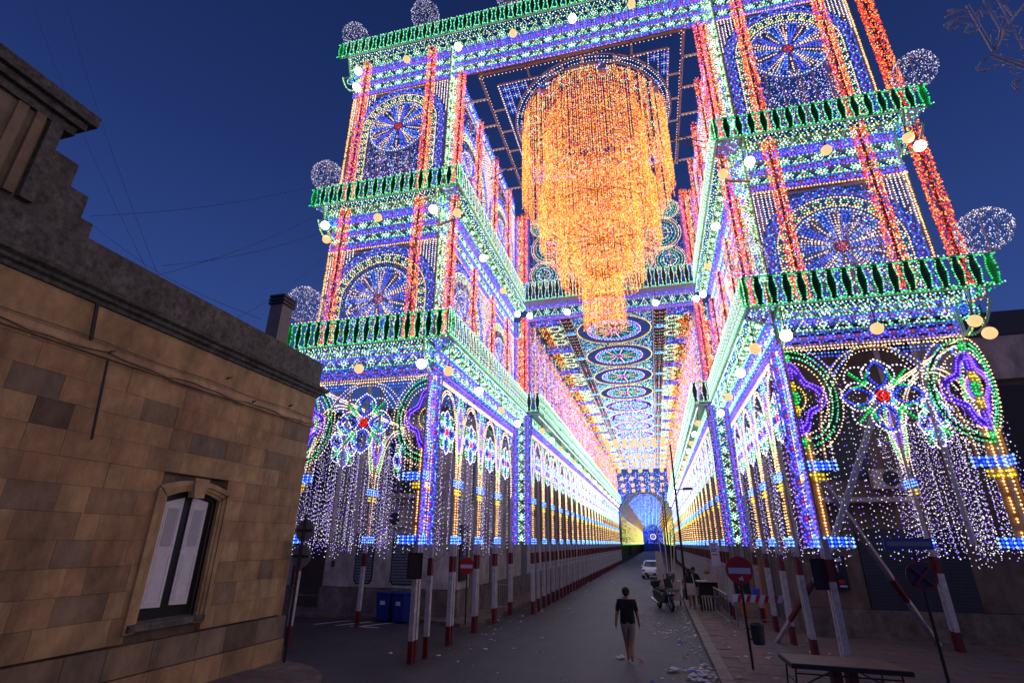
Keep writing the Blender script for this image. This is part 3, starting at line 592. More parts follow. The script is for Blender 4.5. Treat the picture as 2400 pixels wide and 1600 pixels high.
mb = MB(); board(mb, fR, .6, 4.3, 3.8, 4.45, M['plaster'], n=.7, t=.7); mb.build('balcony_slab', rh)
mb = MB(); board(mb, fR, 7.5, 0.1, 9.6, 3.3, M['dark'], n=.03); mb.build('doorway', rh)
fRS = Fr((4.7, 100, 0), (0, -1, 0), Z3, (-1, 0, 0))
mb = MB(); board(mb, fRS, 0, 0, 78.98, 8.6, M['plaster2'], t=5, n=-.003); mb.build('wall', rh)
for y in (26, 29.5, 33, 37, 41, 46): shutter(rh, fRS, 100-y-1.4, 100-y, .15, 3.0, M['shutter'])
ac_unit('dark fronted air conditioner under the balcony behind the right tower', fR, 3.2, 4.75)
# far street houses closing both sides below the light tunnel
for i, (x0, x1, y0, y1, h_) in enumerate(((-14, -7.4, 101, 150, 6.5), (-13, -6.8, 150, 240, 6), (4.7, 12, 101, 160, 7), (4.4, 12, 160, 240, 6))):
    mb = MB(); mb.box((x0, y0, 0), (x1, y1, h_), M['plaster2']); tag(mb.build('street_house'), ['dim far house on the left, first past the gallery', 'dimmest far house on the left at the street end', 'dim far house on the right, first past the gallery', 'dimmest far house on the right at the street end'][i], 'house')

# ------------------------------------------------------------ the illuminated towers
def finish(mb, bl, name, parent, low=False):
    o = mb.build(name, parent)
    if o is None: o = parent
    if bl.p: bl.build('bulbs', o, low)
    return o
def frieze(par, fr, L, z0, rows, k=1.0, inset=0):
    """rows: list of (height, kind) from the bottom"""
    mb, bl = MB(), BL(); z = z0
    for h, kd in rows: band(bl, mb, fr, inset, L-inset, z, z+h, kd, .085*k, .03*max(1, k*.8)); z += h+.03
    return finish(mb, bl, 'frieze', par)
F1 = [(.36, 'blue'), (.36, 'star'), (.2, 'blue')]
F2 = [(.26, 'blue'), (.26, 'star'), (.24, 'blue'), (.28, 'star'), (.24, 'blue'), (.16, 'star')]
F3 = [(.22, 'blue'), (.26, 'star'), (.28, 'blue'), (.3, 'star'), (.3, 'blue'), (.32, 'star')]
def soffit(par, fr, L, z0, dz=.28, out_=.75, k=1):
    """sloping underside from the frieze out to the balcony"""
    f2 = Fr(np.array(fr.O)+np.array(fr.V)*z0, fr.U, np.array(fr.V)*dz+np.array(fr.N)*out_, np.array(fr.N)*.3-np.array(fr.V)); mb, bl = MB(), BL()
    f2.V = f2.V; vs = np.linspace(.08, .95, 3)
    band(bl, mb, f2, 0, L, .0, .30, 'blue', .085*k, .026*k); band(bl, mb, f2, 0, L, .33, .66, 'star', .085*k, .026*k); band(bl, mb, f2, 0, L, .70, .97, 'zig', .085*k, .026*k)
    for u in np.arange(0, L+.01, L/max(1, round(L/1.5))): mb.bar(f2.q(u, 0, 0), f2.q(u, 1, 0), .05, M['mint'])
    return finish(mb, bl, 'soffit', par)
def bracket(par, c, N, z1, kind=0):
    """corner volute bracket under the balcony end"""
    c = np.array(c, float); N = np.array(N, float); S = np.array((-N[1], N[0], 0)); mb, bl = MB(), BL(); fr = Fr(c, N, (0, 0, 1), S)
    t = np.linspace(0, 1, 14); u = .78*t**.8; v = z1-1.0+.95*t**2.2; curve(bl, fr, u, v, .08, 'GYM'); ribbon(mb, fr, u, v, .06, M['mint']); ribbon(mb, fr, [0, .78], [z1, z1], .05, M['mint']); ribbon(mb, fr, [0, .0001], [z1-1, z1], .05, M['mint'])
    for q in (.3, .15): ring(bl, fr, .25, z1-.35, q*.8, q*.8, .08, 'GM' if q > .2 else 'B')
    return finish(mb, bl, 'bracket', par)
def inner_arcade(par, fr, u0, n, p, k=1.0, med=True, drape=True, low=False, name='arcade', flowers=True, dens=7):
    """n arcade bays starting at u0: pillars, ovals over them, flowers in the arches"""
    for i in range(n):
        a = u0+i*p; mb, bl = MB(), BL(); sp = .085*k; r = .03*max(1, k*.75)
        pillar(bl, mb, fr, a, w=.34, sp=sp, r=r)
        if med: medallion(bl, mb, fr, a, 6.65, .36 if p < 3 else .6, 1.1, sp=sp, r=r)
        gothic(bl, mb, fr, a+.12, a+p-.12, sp=sp, r=r)
        if flowers: flower(bl, mb, fr, a+p/2, 6.35, .8 if p < 3 else 1, sp=sp, r=r)
        curve(bl, fr, [a+.1, a+.55, a+.32, a+.1], [7.8, 7.8, 7.25, 7.8], sp, 'BL', r); curve(bl, fr, [a+p-.1, a+p-.55, a+p-.32, a+p-.1], [7.8, 7.8, 7.25, 7.8], sp, 'BL', r)
        line(bl, fr, a, 7.93, a+p, 7.93, sp*.8, 'C', r*1.1); line(bl, fr, a, 7.85, a+p, 7.85, sp, 'CW', r)
        if drape: drapes(bl, fr, a+.15, a+p-.15, 6.6, 2.4, dens, r=.019*k)
        fill(bl, fr, a, a+p, 5.6, 7.8, 36, 'BVWGL', .022, (4, 4, 3, 3, 1), keep=lambda u, v: RNG.random(len(u)) < (v-5.4)/2.2)
        finish(mb, bl, name+'_bay', par, low)
def side_wall(par, fr, L, vb, vt, k=1.0, n=2):
    """upper storey face towards the street: arches over wheels, red columns between"""
    W = L/n
    for i in range(n):
        mb, bl = MB(), BL(); f = Fr(fr.P(np.array(i*W), np.array(0.), 0), fr.U, fr.V, fr.N)
        tower_arch(bl, mb, f, W, vb, vt, vb+(vt-vb)*.45, rr=1.15, k=k*1.12, noise=.35)
        fill(bl, f, 0, W, vb, vt, 85/k, 'WVDBLGMR', .0155*k, (1.5, 4, 4, 5, 1.5, 2.5, 1.5, 1.2), nj=.25)
        finish(mb, bl, 'arch_panel', par)
    for i in range(2*n+1):
        P = fr.P(np.array(i*L/(2*n)), np.array(0.), .38); bl = BL(); garland(bl, P[:2], .17, vb, vt, dens=1250/k, cs='ROACV', wts=(6, 3, 1.3, 1.5, .7), r=.02*k)
        mb = MB(); mb.bar((P[0], P[1], vb), (P[0], P[1], vt), .08, M['red'], 6); finish(mb, bl, 'garland_column', par)
def tower(x0, x1, side, label):
    YF = 14.3+.021*(x0+6.5 if side == 'R' else x0+4.6+6.5-.0); UX = (.99978, .021, 0); W = x1-x0; T = thing('light_tower', label, 'light tower', ((x0+x1)/2, YF, 0), 'illuminated towers of the gateway'); F = Fr((x0, YF, 0), UX, Z3, (.021, -.99978, 0)); inner = x1 if side == 'L' else x0; sg = 1 if side == 'L' else -1
    FI = Fr((inner, YF, 0), (0, 1, 0), Z3, (sg, 0, 0)); D = YB-YF
    # ground storey: half medallions on the edges, one broad pointed arch with a big flower, drapes of small lamps
    mb, bl = MB(), BL(); k = .95
    pillar(bl, mb, F, .12, 1, w=.42, sp=.075); pillar(bl, mb, F, W-.12, -1, w=.42, sp=.075)
    medallion(bl, mb, F, .12, 6.55, 1.0, 1.3, 1, sp=.08, r=.027); medallion(bl, mb, F, W-.12, 6.55, 1.0, 1.3, -1, sp=.08, r=.027)
    for a, z0, z1, m_ in ((.0, 5.35, 7.75, 'dkgreen'),):
        for uu in (.03, W-.03):
            for (p, q, mm, c) in ((5.3, 5.5, 'green', 'G'), (5.55, 6.0, 'mv', 'V'), (6.05, 6.35, 'yellow', 'Y'), (6.38, 6.7, 'green', 'G'), (6.73, 7.0, 'yellow', 'Y'), (7.05, 7.5, 'mv', 'V'), (7.55, 7.78, 'green', 'G')):
                s_ = 1 if uu < 1 else -1; board(mb, F, uu if s_ > 0 else uu-.17, p, uu+.17 if s_ > 0 else uu, q, mat_violet if mm == 'mv' else M[mm], n=.02)
                for du in (.05, .13): line(bl, F, uu+s_*du, p+.04, uu+s_*du, q-.04, .08, c, .027, n=.07)
    gothic(bl, mb, F, .55, W-.55, vb=4.9, vt=7.85, sp=.095, r=.024); flower(bl, mb, F, W/2, 6.5, 1.08, sp=.08, r=.028)
    for s_ in (-1, 1):
        c = W/2+s_*1.05; curve(bl, F, [c-.55, c+.55, c, c-.55], [7.75, 7.75, 7.1, 7.75], .085, 'BL', .026); curve(bl, F, [c-.3, c+.3, c, c-.3], [7.65, 7.65, 7.3, 7.65], .085, 'B', .026)
        curve(bl, F, [c-.7, c+.7, c, c-.7], [7.85, 7.85, 6.85, 7.85], .11, 'CW', .022)
    for v in (7.95, 7.87): line(bl, F, 0, v, W, v, .085, 'C', .026)
    drapes(bl, F, .3, W-.3, 6.9, 2.3, 7.5, r=.018, depth=.15); finish(mb, bl, 'front_arch', T)
    # same arcade round the inner and outer sides and at the back
    inner_arcade(T, FI, .12, 4, 2.42, dens=7)
    FO = Fr((x0 if side == 'L' else x1, YF, 0), (0, 1, 0), Z3, (sg, 0, 0)); inner_arcade(T, FO, .12, 2, 4.8, dens=15, name='outer_arcade')
    # corner strips
    for f, u0 in ((F, W-.0 if side == 'L' else -.30), (FI, -.3)):
        mb, bl = MB(), BL(); a = u0 if f is FI else (W+.02 if side == 'L' else -.32)
        vstrip(bl, mb, f, a, a+.3, 2.9, 8.0, 'blue', .075); vstrip(bl, mb, f, a, a+.3, 9.95, 14.8, 'star', .09); vstrip(bl, mb, f, a, a+.3, 15.7, 22.4, 'star', .09); finish(mb, bl, 'corner_strip', T)
    fb = Fr((min(inner, inner+sg*.95), YB, 0), (1, 0, 0), Z3, (0, -1, 0)); mb, bl = MB(), BL()
    for j, kd in enumerate(('blue', 'star', 'blue')): vstrip(bl, mb, fb, .02+j*.31, .3+j*.31, 2.9, 8.9, kd, .1, .034)
    finish(mb, bl, 'pilaster', T)
    for (pa, pb) in ((9.95, 14.0), (16.1, 20.6)):
        mb, bl = MB(), BL()
        for j, kd in enumerate(('blue', 'star', 'blue')): vstrip(bl, mb, fb, .02+j*.31, .3+j*.31, pa, pb, kd, .1, .03)
        finish(mb, bl, 'pilaster', T)
        bl = BL(); cx_ = inner+sg*.75; garland(bl, (cx_, YB-.5), .2, pa, pb, dens=1100, r=.024); mb = MB(); mb.bar((cx_, YB-.5, pa), (cx_, YB-.5, pb), .08, M['red'], 6); finish(mb, bl, 'garland_column', T)
    # upper storeys
    for si, (vb, vt, vc) in enumerate(((9.06, 13.15, 10.95), (14.92, 20.95, 18.9))):
        mb, bl = MB(), BL(); tower_arch(bl, mb, F, W, vb, vt, vc, rr=1.22); fill(bl, F, .1, W-.1, vb, vt-.1, 95, 'VDBWLCG', .0155, (4, 5, 5, 2.5, 2, 2, 1), n=-.9, nj=.8)
        if si == 1:
            mb.bar((x0+W*.35, YF+.3, vb), (x0+W*.55, YF+.3, vb+1.6), .09, M['frame']); mb.bar((x0+W*.8, YF+.35, vb), (x0+W*.35, YF+.35, vb+1.5), .09, M['frame'])
        finish(mb, bl, 'arch_panel', T)
        side_wall(T, FI, D, vb, (13.15, 20.9)[si], k=1.1)
        for cx in ((x0+.72, x1-.80) if side == 'L' else (x0+.75, x1-1.1)):
            bl = BL(); garland(bl, (cx, YF-.42), .20, vb, 14.8 if si == 0 else 22.4, dens=950, r=.0215); mb = MB(); mb.bar((cx, YF-.42, vb), (cx, YF-.42, 14.8 if si == 0 else 22.4), .08, M['red'], 6); finish(mb, bl, 'garland_column', T)
        cx, cy = ((x0-.25, YF+.6) if side == 'L' else (x1+.62, YF+.25)); bl = BL(); garland(bl, (cx, cy), .23, vb-.05, 14.8 if si == 0 else 22.4, dens=1000, cs='ROA', wts=(7, 3.5, 1.6), r=.023); mb = MB(); mb.bar((cx, cy, vb), (cx, cy, 22.4 if si else 14.8), .08, M['red'], 6); finish(mb, bl, 'garland_column', T)
        cx = x1+.55 if side == 'L' else x0-.62; bl = BL(); garland(bl, (cx, YF-.3), .17, vb, 14.6 if si == 0 else 20.7, dens=1400, cs='RPOCV', wts=(6, 1, 2.5, 1, .7)); mb = MB(); mb.bar((cx, YF-.3, vb), (cx, YF-.3, 20.7 if si else 14.6), .08, M['red'], 6); finish(mb, bl, 'garland_column', T)
    # friezes
    frieze(T, F, W, 8.02, F1); frieze(T, F, W, 13.2, F2); frieze(T, FI, D, 8.02, F1, 1.15); frieze(T, FI, D, 13.2, F2, 1.2); frieze(T, FI, D, 20.95, [(.28, 'blue'), (.3, 'star'), (.28, 'blue')], 1.25)
    # outer corner strip of warm lamps
    f = F; mb, bl = MB(), BL(); uo = .0 if side == 'L' else W-.05
    for (a, b) in ((9.95, 13.2), (15.7, 21)): line(bl, F, uo, a, uo, b, .09, 'AC'); board(mb, F, uo-.05, a, uo+.08, b, M['tan'], n=.02)
    finish(mb, bl, 'edge_strip', T)
    # balconies with balustrades on the front and inner side
    ox0 = x0-.45 if side == 'L' else x0-.80; ox1 = x1+.80 if side == 'L' else x1+.65; yo = YF-.8
    for li, (z0, z1) in enumerate(LV[:2]):
        mb = MB(); mb.box((ox0+.05, yo+.08, z0-.02), (ox1-.05, YF-.1, z0+.03), M['tan']); 
        xi0, xi1 = (x1+.1, ox1-.08) if side == 'L' else (ox0+.08, x0-.1); mb.box((xi0, YF-.05, z0-.02), (xi1, YB-.3, z0+.03), M['tan']); mb.build('balcony_floor', T)
        balustrade(T, Fr((ox0, yo, 0), UX, Z3, (.021, -.99978, 0)), ox1-ox0, z0, hgt=z1-z0-.05)
        balustrade(T, Fr((ox1 if side == 'L' else ox0, yo, 0), (0, 1, 0), Z3, (sg, 0, 0)), YB-.9-yo if li else YB-.4-yo, z0, kind='white', hgt=z1-z0-.05)
        soffit(T, F, W, z0-.32); soffit(T, FI, D, z0-.32, k=1.2)
        fu = Fr((0, 0, z0-.03), (1, 0, 0), (0, 1, 0), (0, 0, -1))
        for (qa, qb) in ((xi0, xi1), ((ox0+.08, x0) if side == 'L' else (x1, ox1-.08))):
            mb, bl = MB(), BL(); board(mb, fu, qa, yo+.1, qb, YF-.02, M['lilac'], n=.005, t=.01); fill(bl, fu, qa, qb, yo+.05, YF+.05, 130, 'GMBVWR', .024, (4, 3, 4, 3, 2, .5)); finish(mb, bl, 'corner_soffit', T)
        for bx, nn in ((x0+.02, (0, -1, 0)), (x1-.02, (0, -1, 0))): bracket(T, (bx, YF, 0), nn, z0-.06)
        bracket(T, (ox0+.5 if side == 'L' else x1, YF-.02, 0), (-1, 0, 0) if side == 'L' else (1, 0, 0), z0-.06)
    # timber frame
    mb = MB()
    for px_ in (x0+.05, x1-.05):
        for py in (YF+.12, YF+2.45, YF+4.85, YF+7.3, YB-.1): mb.bar((px_, py, 2.96), (px_, py, 22.3), .12, M['post_g'])
    for z in (8.0, 9.85, 13.1, 15.6, 21.0): mb.bar((x0, YF+.12, z), (x1, YF+.12, z), .08, M['post_g']); mb.bar((x0+.05, YF+.12, z), (x0+.05, YB, z), .08, M['post_g']); mb.bar((x0, YB, z), (x1, YB, z), .08, M['post_g'])
    mb.bar((x0+W/2, YF+.15, 3.2), (x0+W/2, YF+.15, 7.9), .13, M['post_g']) if side == 'L' else None
    mb.bar((inner, YF-.06, 4.9), (inner, YF-.06, 22.2), .07, M['tan']); mb.bar((inner, YF-.5, 13.3), (inner+sg*.7, YF-.5, 13.45), .06, M['tan']); mb.build('timber_frame', T)
    return T
TL = tower(-11.1, XL, 'L', 'left illuminated tower with tiers of lit balconies beside the stone house')
TR = tower(XR, 8.1, 'R', 'right illuminated tower with tiers of lit balconies over the no entry sign')

# ------------------------------------------------------------ crowning cornice across both towers
G = thing('portal_cornice', 'long lit cornice with green balusters bridging the tops of both towers', 'light cornice', (-1.4, YF, 20.9))
UX = (.99978, .021, 0); UN = (.021, -.99978, 0); FG = Fr((-11.1, YF-.1, 0), UX, Z3, UN); frieze(G, FG, 19.2, 20.97-.05, F3); soffit(G, FG, 19.2, 22.3, .2)
mb, bl = MB(), BL(); FC = Fr((XL+1.1, YF-.02, 0), UX, Z3, UN); 
line(bl, FC, 0, 20.88, 8.1, 20.88, .17, 'CA', .024); board(mb, FC, -.1, 20.83, 8.1, 20.9, M['tan']); finish(mb, bl, 'lower_rail', G)
balustrade(G, Fr((-11.45, 13.38, 0), UX, Z3, UN), 20.3, LV[2][0], hgt=.78)
bracket(G, (-11.1, YF, 0), (-1, 0, 0), 22.5); bracket(G, (-11.1, YF, 0), (0, -1, 0), 22.5)
# ------------------------------------------------------------ lattice canopy round the chandelier
HZ = 20.75; FZ = Fr((0, 0, HZ), (1, 0, 0), (0, 1, 0), (0, 0, -1)); CCX, CCY = -1.15, 17.95
CN = thing('lattice_canopy', 'flat lit lattice ceiling with a ring opening above the orange chandelier', 'light canopy', (CCX, CCY, HZ))
mb, bl = MB(), BL(); X0, X1, Y0, Y1 = XL+1.15, 2.68, 14.35, 21.6
for (a, b, c, d) in ((X0, Y0, X1, Y0), (X0, Y1, X1, Y1), (X0, Y0, X0, Y1), (X1, Y0, X1, Y1)): ribbon(mb, FZ, [a, c], [b, d], .1, M['tan'] if b == d else M['lilac'], t=.06); line(bl, FZ, a+(.09 if a == c == X0 else -.09 if a == c else 0), b+(.09 if b == d else 0), c+(.09 if a == c == X0 else -.09 if a == c else 0), d+(.09 if b == d else 0), .16, 'C', .024)
x0, x1, y0, y1 = X0+.62, X1-.55, Y0+.65, Y1-.2
for (a, b, c, d) in ((x0, y0, x1, y0), (x0, y1, x1, y1), (x0, y0, x0, y1), (x1, y0, x1, y1)): ribbon(mb, FZ, [a, c], [b, d], .09, M['lilac'], t=.05); line(bl, FZ, a, b, c, d, .13, 'CW', .024)
for i in range(1, 5):
    x = x0+(x1-x0)*i/5; ribbon(mb, FZ, [x, x], [Y0, y0], .08, M['lilac']); y = y0+(y1-y0)*i/5; ribbon(mb, FZ, [X0, x0], [y, y], .09, M['frame']); ribbon(mb, FZ, [x1, X1], [y, y], .09, M['frame'])
for y in np.arange(Y0+1.2, Y1, 1.5):
    for (a, b) in ((XL, X0), (X1, XR)): ribbon(mb, FZ, [a, b], [y, y], .1, M['frame']); line(bl, FZ, a, y, b, y, .16, 'C', .022)
RR = 3.38; n = 0; st = .38
for x in np.arange(x0+.25, x1, st):
    for y in np.arange(y0+.25, y1, st):
        if math.hypot(x-CCX, y-CCY) < RR+.25: continue
        t = np.linspace(0, 2*PI, 9)[:-1]; bl.add(FZ.P(x+.15*np.cos(t), y+.15*np.sin(t)), 'BLBLBLBL'[0], .027); bl.add(FZ.P(x+.08*np.cos(t[::2]), y+.08*np.sin(t[::2])), 'L', .025); bl.add(FZ.P(np.array([x]), np.array([y])), 'C', .028); rring(mb, FZ, x, y, .05, .05, .05, M['tan'], k=7)
for x in np.arange(x0+.025, x1, st):
    d = abs(x-CCX); lim = math.sqrt(max(0, RR*RR-d*d))
    for (a, b) in ((y0, CCY-lim), (CCY+lim, y1)):
        if b-a > .3: line(bl, FZ, x, a, x, b, .12, 'W', .022); ribbon(mb, FZ, [x, x], [a, b], .03, M['lilac'])
rr_ = [(RR, 'W'), (RR-.16, 'W'), (RR-.42, 'C')]
for q, c in rr_: ring(bl, FZ, CCX, CCY, q, q, .12, c, .024)
for q in (RR+.07, RR-.3): rring(mb, FZ, CCX, CCY, q, q, .06, M['lilac'], k=60)
for i in range(16): a = 2*PI*i/16; ribbon(mb, FZ, [CCX+(RR-.3)*math.cos(a), CCX+(RR+.1)*math.cos(a)], [CCY+(RR-.3)*math.sin(a), CCY+(RR+.1)*math.sin(a)], .1, M['frame'])
for i in range(20):
    a = 2*PI*i/20; cx, cy = CCX+2.65*math.cos(a), CCY+2.65*math.sin(a)
    for q, c in ((.27, 'G'), (.2, 'W'), (.1, 'R')): ring(bl, FZ, cx, cy, q, q, .085, c, .026)
for i in range(12): a = 2*PI*i/12; rose_c = 'OCARY'[i % 5]; line(bl, FZ, CCX+.3*math.cos(a), CCY+.3*math.sin(a), CCX+2.2*math.cos(a), CCY+2.2*math.sin(a), .09, rose_c+'O', .028)
for q, c in ((.2, 'P'), (.35, 'R'), (1.0, 'A'), (1.6, 'O'), (2.25, 'O')): ring(bl, FZ, CCX, CCY, q, q, .09, c, .028)
finish(mb, bl, 'lattice_panel', CN)
for s_ in (-1, 1):
    mb = MB(); mb.bar((CCX+s_*1.2, CCY+.8, HZ+.1), (XL if s_ < 0 else XR, 19.6, HZ-1.2), .035, M['wire']); mb.bar((CCX+s_*1.2, CCY+.6, HZ+.2), (XL if s_ < 0 else XR, 19.3, HZ-1.15), .035, M['wire']); mb.build('stay_wire', CN)

# ------------------------------------------------------------ chandelier
CH = thing('chandelier', 'huge tiered chandelier of orange and amber lamp strings hanging in the gateway', 'chandelier', (CCX, CCY, 10.3))
tiers = [(3.12, 20.6, 16.25, .075), (2.38, 17.0, 13.85, .078), (1.58, 14.6, 12.35, .078), (.76, 13.0, 10.4, .075)]
for ti, (rad, zt, zb, sp) in enumerate(tiers):
    bl, mb = BL(), MB(); zz = []
    for sh, (q_, st_) in enumerate(((1, .078), (.7, .12))):
        rd = rad*q_; ns = int(2*PI*rd/st_)
        for i in range(ns):
            a = 2*PI*i/ns; hem = zb+(0 if sh == 0 else .3)+random.uniform(0, .22); k_ = max(2, int((zt-hem)/sp)); v = hem+np.arange(k_)*sp+random.uniform(0, sp); rj = rd+random.uniform(-.10, .08)+RNG.uniform(-.015, .015, k_)
            zz.append(np.stack([CCX+rj*math.cos(a), CCY+rj*math.sin(a), v], 1))
    P = np.concatenate(zz); bl.mix(P, 'OAYCR', .0255, (12, 7.5, 1.6, 2.2, 3.2))
    n2 = int(len(P)*.10); a = RNG.uniform(0, 2*PI, n2); q = rad*np.sqrt(RNG.uniform(.1, 1, n2)); bl.mix(np.stack([CCX+q*np.cos(a), CCY+q*np.sin(a), RNG.uniform(zb+.5, zb+.9, n2)], 1), 'OAR', .026, (6, 5, 4))
    for i in range(0, 12): a = 2*PI*i/12; mb.bar((CCX, CCY, zt-.1), (CCX+(rad-.1)*math.cos(a), CCY+(rad-.1)*math.sin(a), zt-.1), .04, M['tan'])
    t_ = finish(mb, bl, 'chandelier_tier', CH)
    for z in (zt-.05, (zt+zb)/2): mb = MB(); mb.path([(CCX+(rad-.25)*math.cos(2*PI*i/28), CCY+(rad-.25)*math.sin(2*PI*i/28), z) for i in range(28)], .03, M['tan'], closed=True); mb.build('hoop', t_)
for i in range(8):
    bl, mb = BL(), MB(); a = 2*PI*(i+.3)/8; c = (CCX+3.15*math.cos(a), CCY+3.15*math.sin(a), 20.3); mb.box((c[0]-.16, c[1]-.16, c[2]-.16), (c[0]+.16, c[1]+.16, c[2]+.16), M['lilac'])
    P = np.array(c)+RNG.uniform(-.22, .22, (36, 3)); bl.mix(P, 'BLW', .028); finish(mb, bl, 'blue_lamp_block', CH)

# ------------------------------------------------------------ rear bridge with scroll gable
BR = thing('rear_bridge', 'lit bridge with balusters and green scroll gable behind the chandelier', 'light bridge', (-1.4, YB, 14))
bx0, bx1 = -5.75, 3.0; FB = Fr((bx0, 23.7, 0), (1, 0, 0), Z3, (0, -1, 0)); LB = bx1-bx0
balustrade(BR, FB, LB, 15.0, kind='white', hgt=1.0); FB2 = Fr((bx0, YB-.1, 0), (1, 0, 0), Z3, (0, -1, 0)); frieze(BR, FB2, LB, 13.95, [(.24, 'blue'), (.42, 'star'), (.2, 'blue')], 1.15)
mb, bl = MB(), BL(); board(mb, FB, 0, 14.85, LB, 14.98, M['lilac'], t=.6, n=.0); FBB = Fr((bx0, YB+.3, 0), (1, 0, 0), Z3, (0, -1, 0))
for s_ in (0, 1):
    for (u, v, q) in ((1.0, 16.9, .66), (1.3, 18.6, .80), (.85, 20.1, .5), (2.5, 17.0, .5)):
        uu = u if s_ == 0 else LB-u
        for kk, c in ((1.3, 'C'), (1.16, 'CW'), (.95, 'MG'), (.72, 'GM'), (.5, 'W')): ring(bl, FBB, uu, v, q*kk, q*kk, .09, c, .03)
        rring(mb, FBB, uu, v, q*1.1, q*1.1, .07, M['tan'], k=30)
        for j in range(8): a = 2*PI*j/8; line(bl, FBB, uu+q*.2*math.cos(a), v+q*.2*math.sin(a), uu+q*.7*math.cos(a), v+q*.7*math.sin(a), .09, 'G' if j % 2 else 'C', .028)
    t = np.linspace(0, 1, 30); uu = (.2+3.4*t) if s_ == 0 else LB-(.2+3.4*t); vv = 20.4-4.0*t**1.8; curve(bl, FBB, uu, vv, .1, 'C', .03); ribbon(mb, FBB, uu, vv, .08, M['tan'])
fill(bl, FBB, .1, LB-.1, 16.0, 20.3, 60, 'DVBGM', .02, (4, 3, 3, 2, 2), n=-.1)
for z in (17.4, 18.9, 20.4): board(mb, FBB, 0, z, LB, z+.07, M['lilac'], n=-.12); line(bl, FBB, 0, z, LB, z, .11, 'BVW', .028)
for q in np.arange(.3, LB, .75): board(mb, FBB, q, 16, q+.06, 20.4, M['lilac'], n=-.16)
finish(mb, bl, 'scroll_gable', BR)

# ------------------------------------------------------------ long gallery
def gallery_side(side, label):
    x = GX0 if side == 'L' else GX1; sg = 1 if side == 'L' else -1; T = thing('light_gallery', label, 'light gallery', (x, YB+.5, 0), 'two sides of the long illuminated gallery')
    F = Fr((x, 0, 0), (0, 1, 0), Z3, (sg, 0, 0)); p = 2.5; n = int((GY1-YB-.3)/p)
    for i in range(n):
        a = YB+.3+i*p; d = a; k = max(1.0, min(2.1, d/26)); mb, bl = MB(), BL(); sp = .088*k; r = min(.048, .00112*d)
        pillar(bl, mb, F, a, w=.34, sp=sp, r=r); medallion(bl, mb, F, a, 6.65, .36, 1.1, sp=sp, r=r)
        if i < 14: gothic(bl, mb, F, a+.12, a+p-.12, sp=sp, r=r)
        flower(bl, mb, F, a+p/2, 6.45, .7, sp=sp*1.1, r=r)
        line(bl, F, a, 7.93, a+p, 7.93, sp*.7, 'C', r*1.1); line(bl, F, a, 7.84, a+p, 7.84, sp*.8, 'CW', r)
        fill(bl, F, a, a+p, 6.4, 7.8, 42/k, 'WMVLB', r*.8, (3, 2, 3, 2, 2))
        band(bl, mb, F, a, a+p, 8.03, 8.38, 'blue', sp, r); band(bl, mb, F, a, a+p, 8.42, 8.78, 'star' if i < 10 else 'zig', sp, r)
        line(bl, F, a, 8.88, a+p, 8.88, sp, 'MW', r, n=.4)
        finish(mb, bl, 'gallery_bay', T, low=i > 5)
        # upper wall of the bay
        mb, bl = MB(), BL(); FW = Fr((x-sg*.05, 0, 0), (0, 1, 0), Z3, (sg, 0, 0))
        if i < 12: arch_band(bl, mb, Fr((x-sg*.05, a, 0), (0, 1, 0), Z3, (sg, 0, 0)), p/2, 12.3, 1.05, .78, 9.95, 'blue', sp, r)
        fill(bl, FW, a+.3, a+p-.3, 9.95, 13.9, 60/k, 'WVLGMCB', r*.66, (3, 2, 2, 3, 3, 1.5, 4), nj=.12)
        for q in (0, .5): garland(bl, (x+sg*.12, a+p*q), .17, 9.9, 13.8, dens=560/k**1.3, cs='ROVCAW', wts=(2.5, 5, 1, 1, 3, 1), r=r*.75)
        board(mb, FW, a, 13.8, a+p, 13.9, M['lilac']); mb.bar((x-sg*.08, a, 3), (x-sg*.08, a, 13.9), .11, M['post_g'])
        [board(mb, FW, a+.2+q*.36, 9.95, a+.27+q*.36, 13.8, M['lilac'], n=-.15) for q in range(6)]; finish(mb, bl, 'upper_bay', T, low=i > 5)  # added battens fill in the violet glow behind the bulbs
    FB_ = Fr((x+sg*.5, YB-.0, 0), (0, 1, 0), Z3, (sg, 0, 0)); L = GY1-YB; mb, bl = MB(), BL()
    board(mb, FB_, 0, 8.92, L, 8.98, M['mint'], t=.5); board(mb, FB_, 0, 9.86, L, 9.92, M['mint'])
    nb = int(L/PITCH); u = 0
    while u < L:
        d = YB+u; k = max(1, min(2.2, d/26)); n_ = int(8/k)+2; v = np.linspace(9.02, 9.84, n_); r = min(.055, .0013*d)
        bl.add(FB_.P(np.full(n_, u), v), np.array([BMI['MMWG'[j % 4]] for j in range(n_)]), r); board(mb, FB_, u+.03, 8.98, u+PITCH*.55, 9.86, M['mint'], n=-.02); u += PITCH*max(1, k*.6)
    line(bl, FB_, 0, 9.98, L, 9.98, .12, 'WM', .034); o = mb.build('balustrade', T); o['kind'] = 'stuff'; bl.build('bulbs', o, True)
    # little return at the tower end
    fr_ = Fr((min(x+sg*.5, x-sg*.35), YB-.45, 0), (1, 0, 0), Z3, (0, -1, 0)); balustrade(T, fr_, .85, 9.0, kind='white', hgt=.85)
    mb, bl = MB(), BL(); FE = Fr((min(x, x-sg*.9), GY1+.05, 0), (1, 0, 0), Z3, (0, -1, 0)); board(mb, FE, 0, 8.2, .9, 9, M['blue']); finish(mb, bl, 'end_panel', T)
gallery_side('L', 'left side of the long lit gallery running down the street')
gallery_side('R', 'right side of the long lit gallery running down the street')
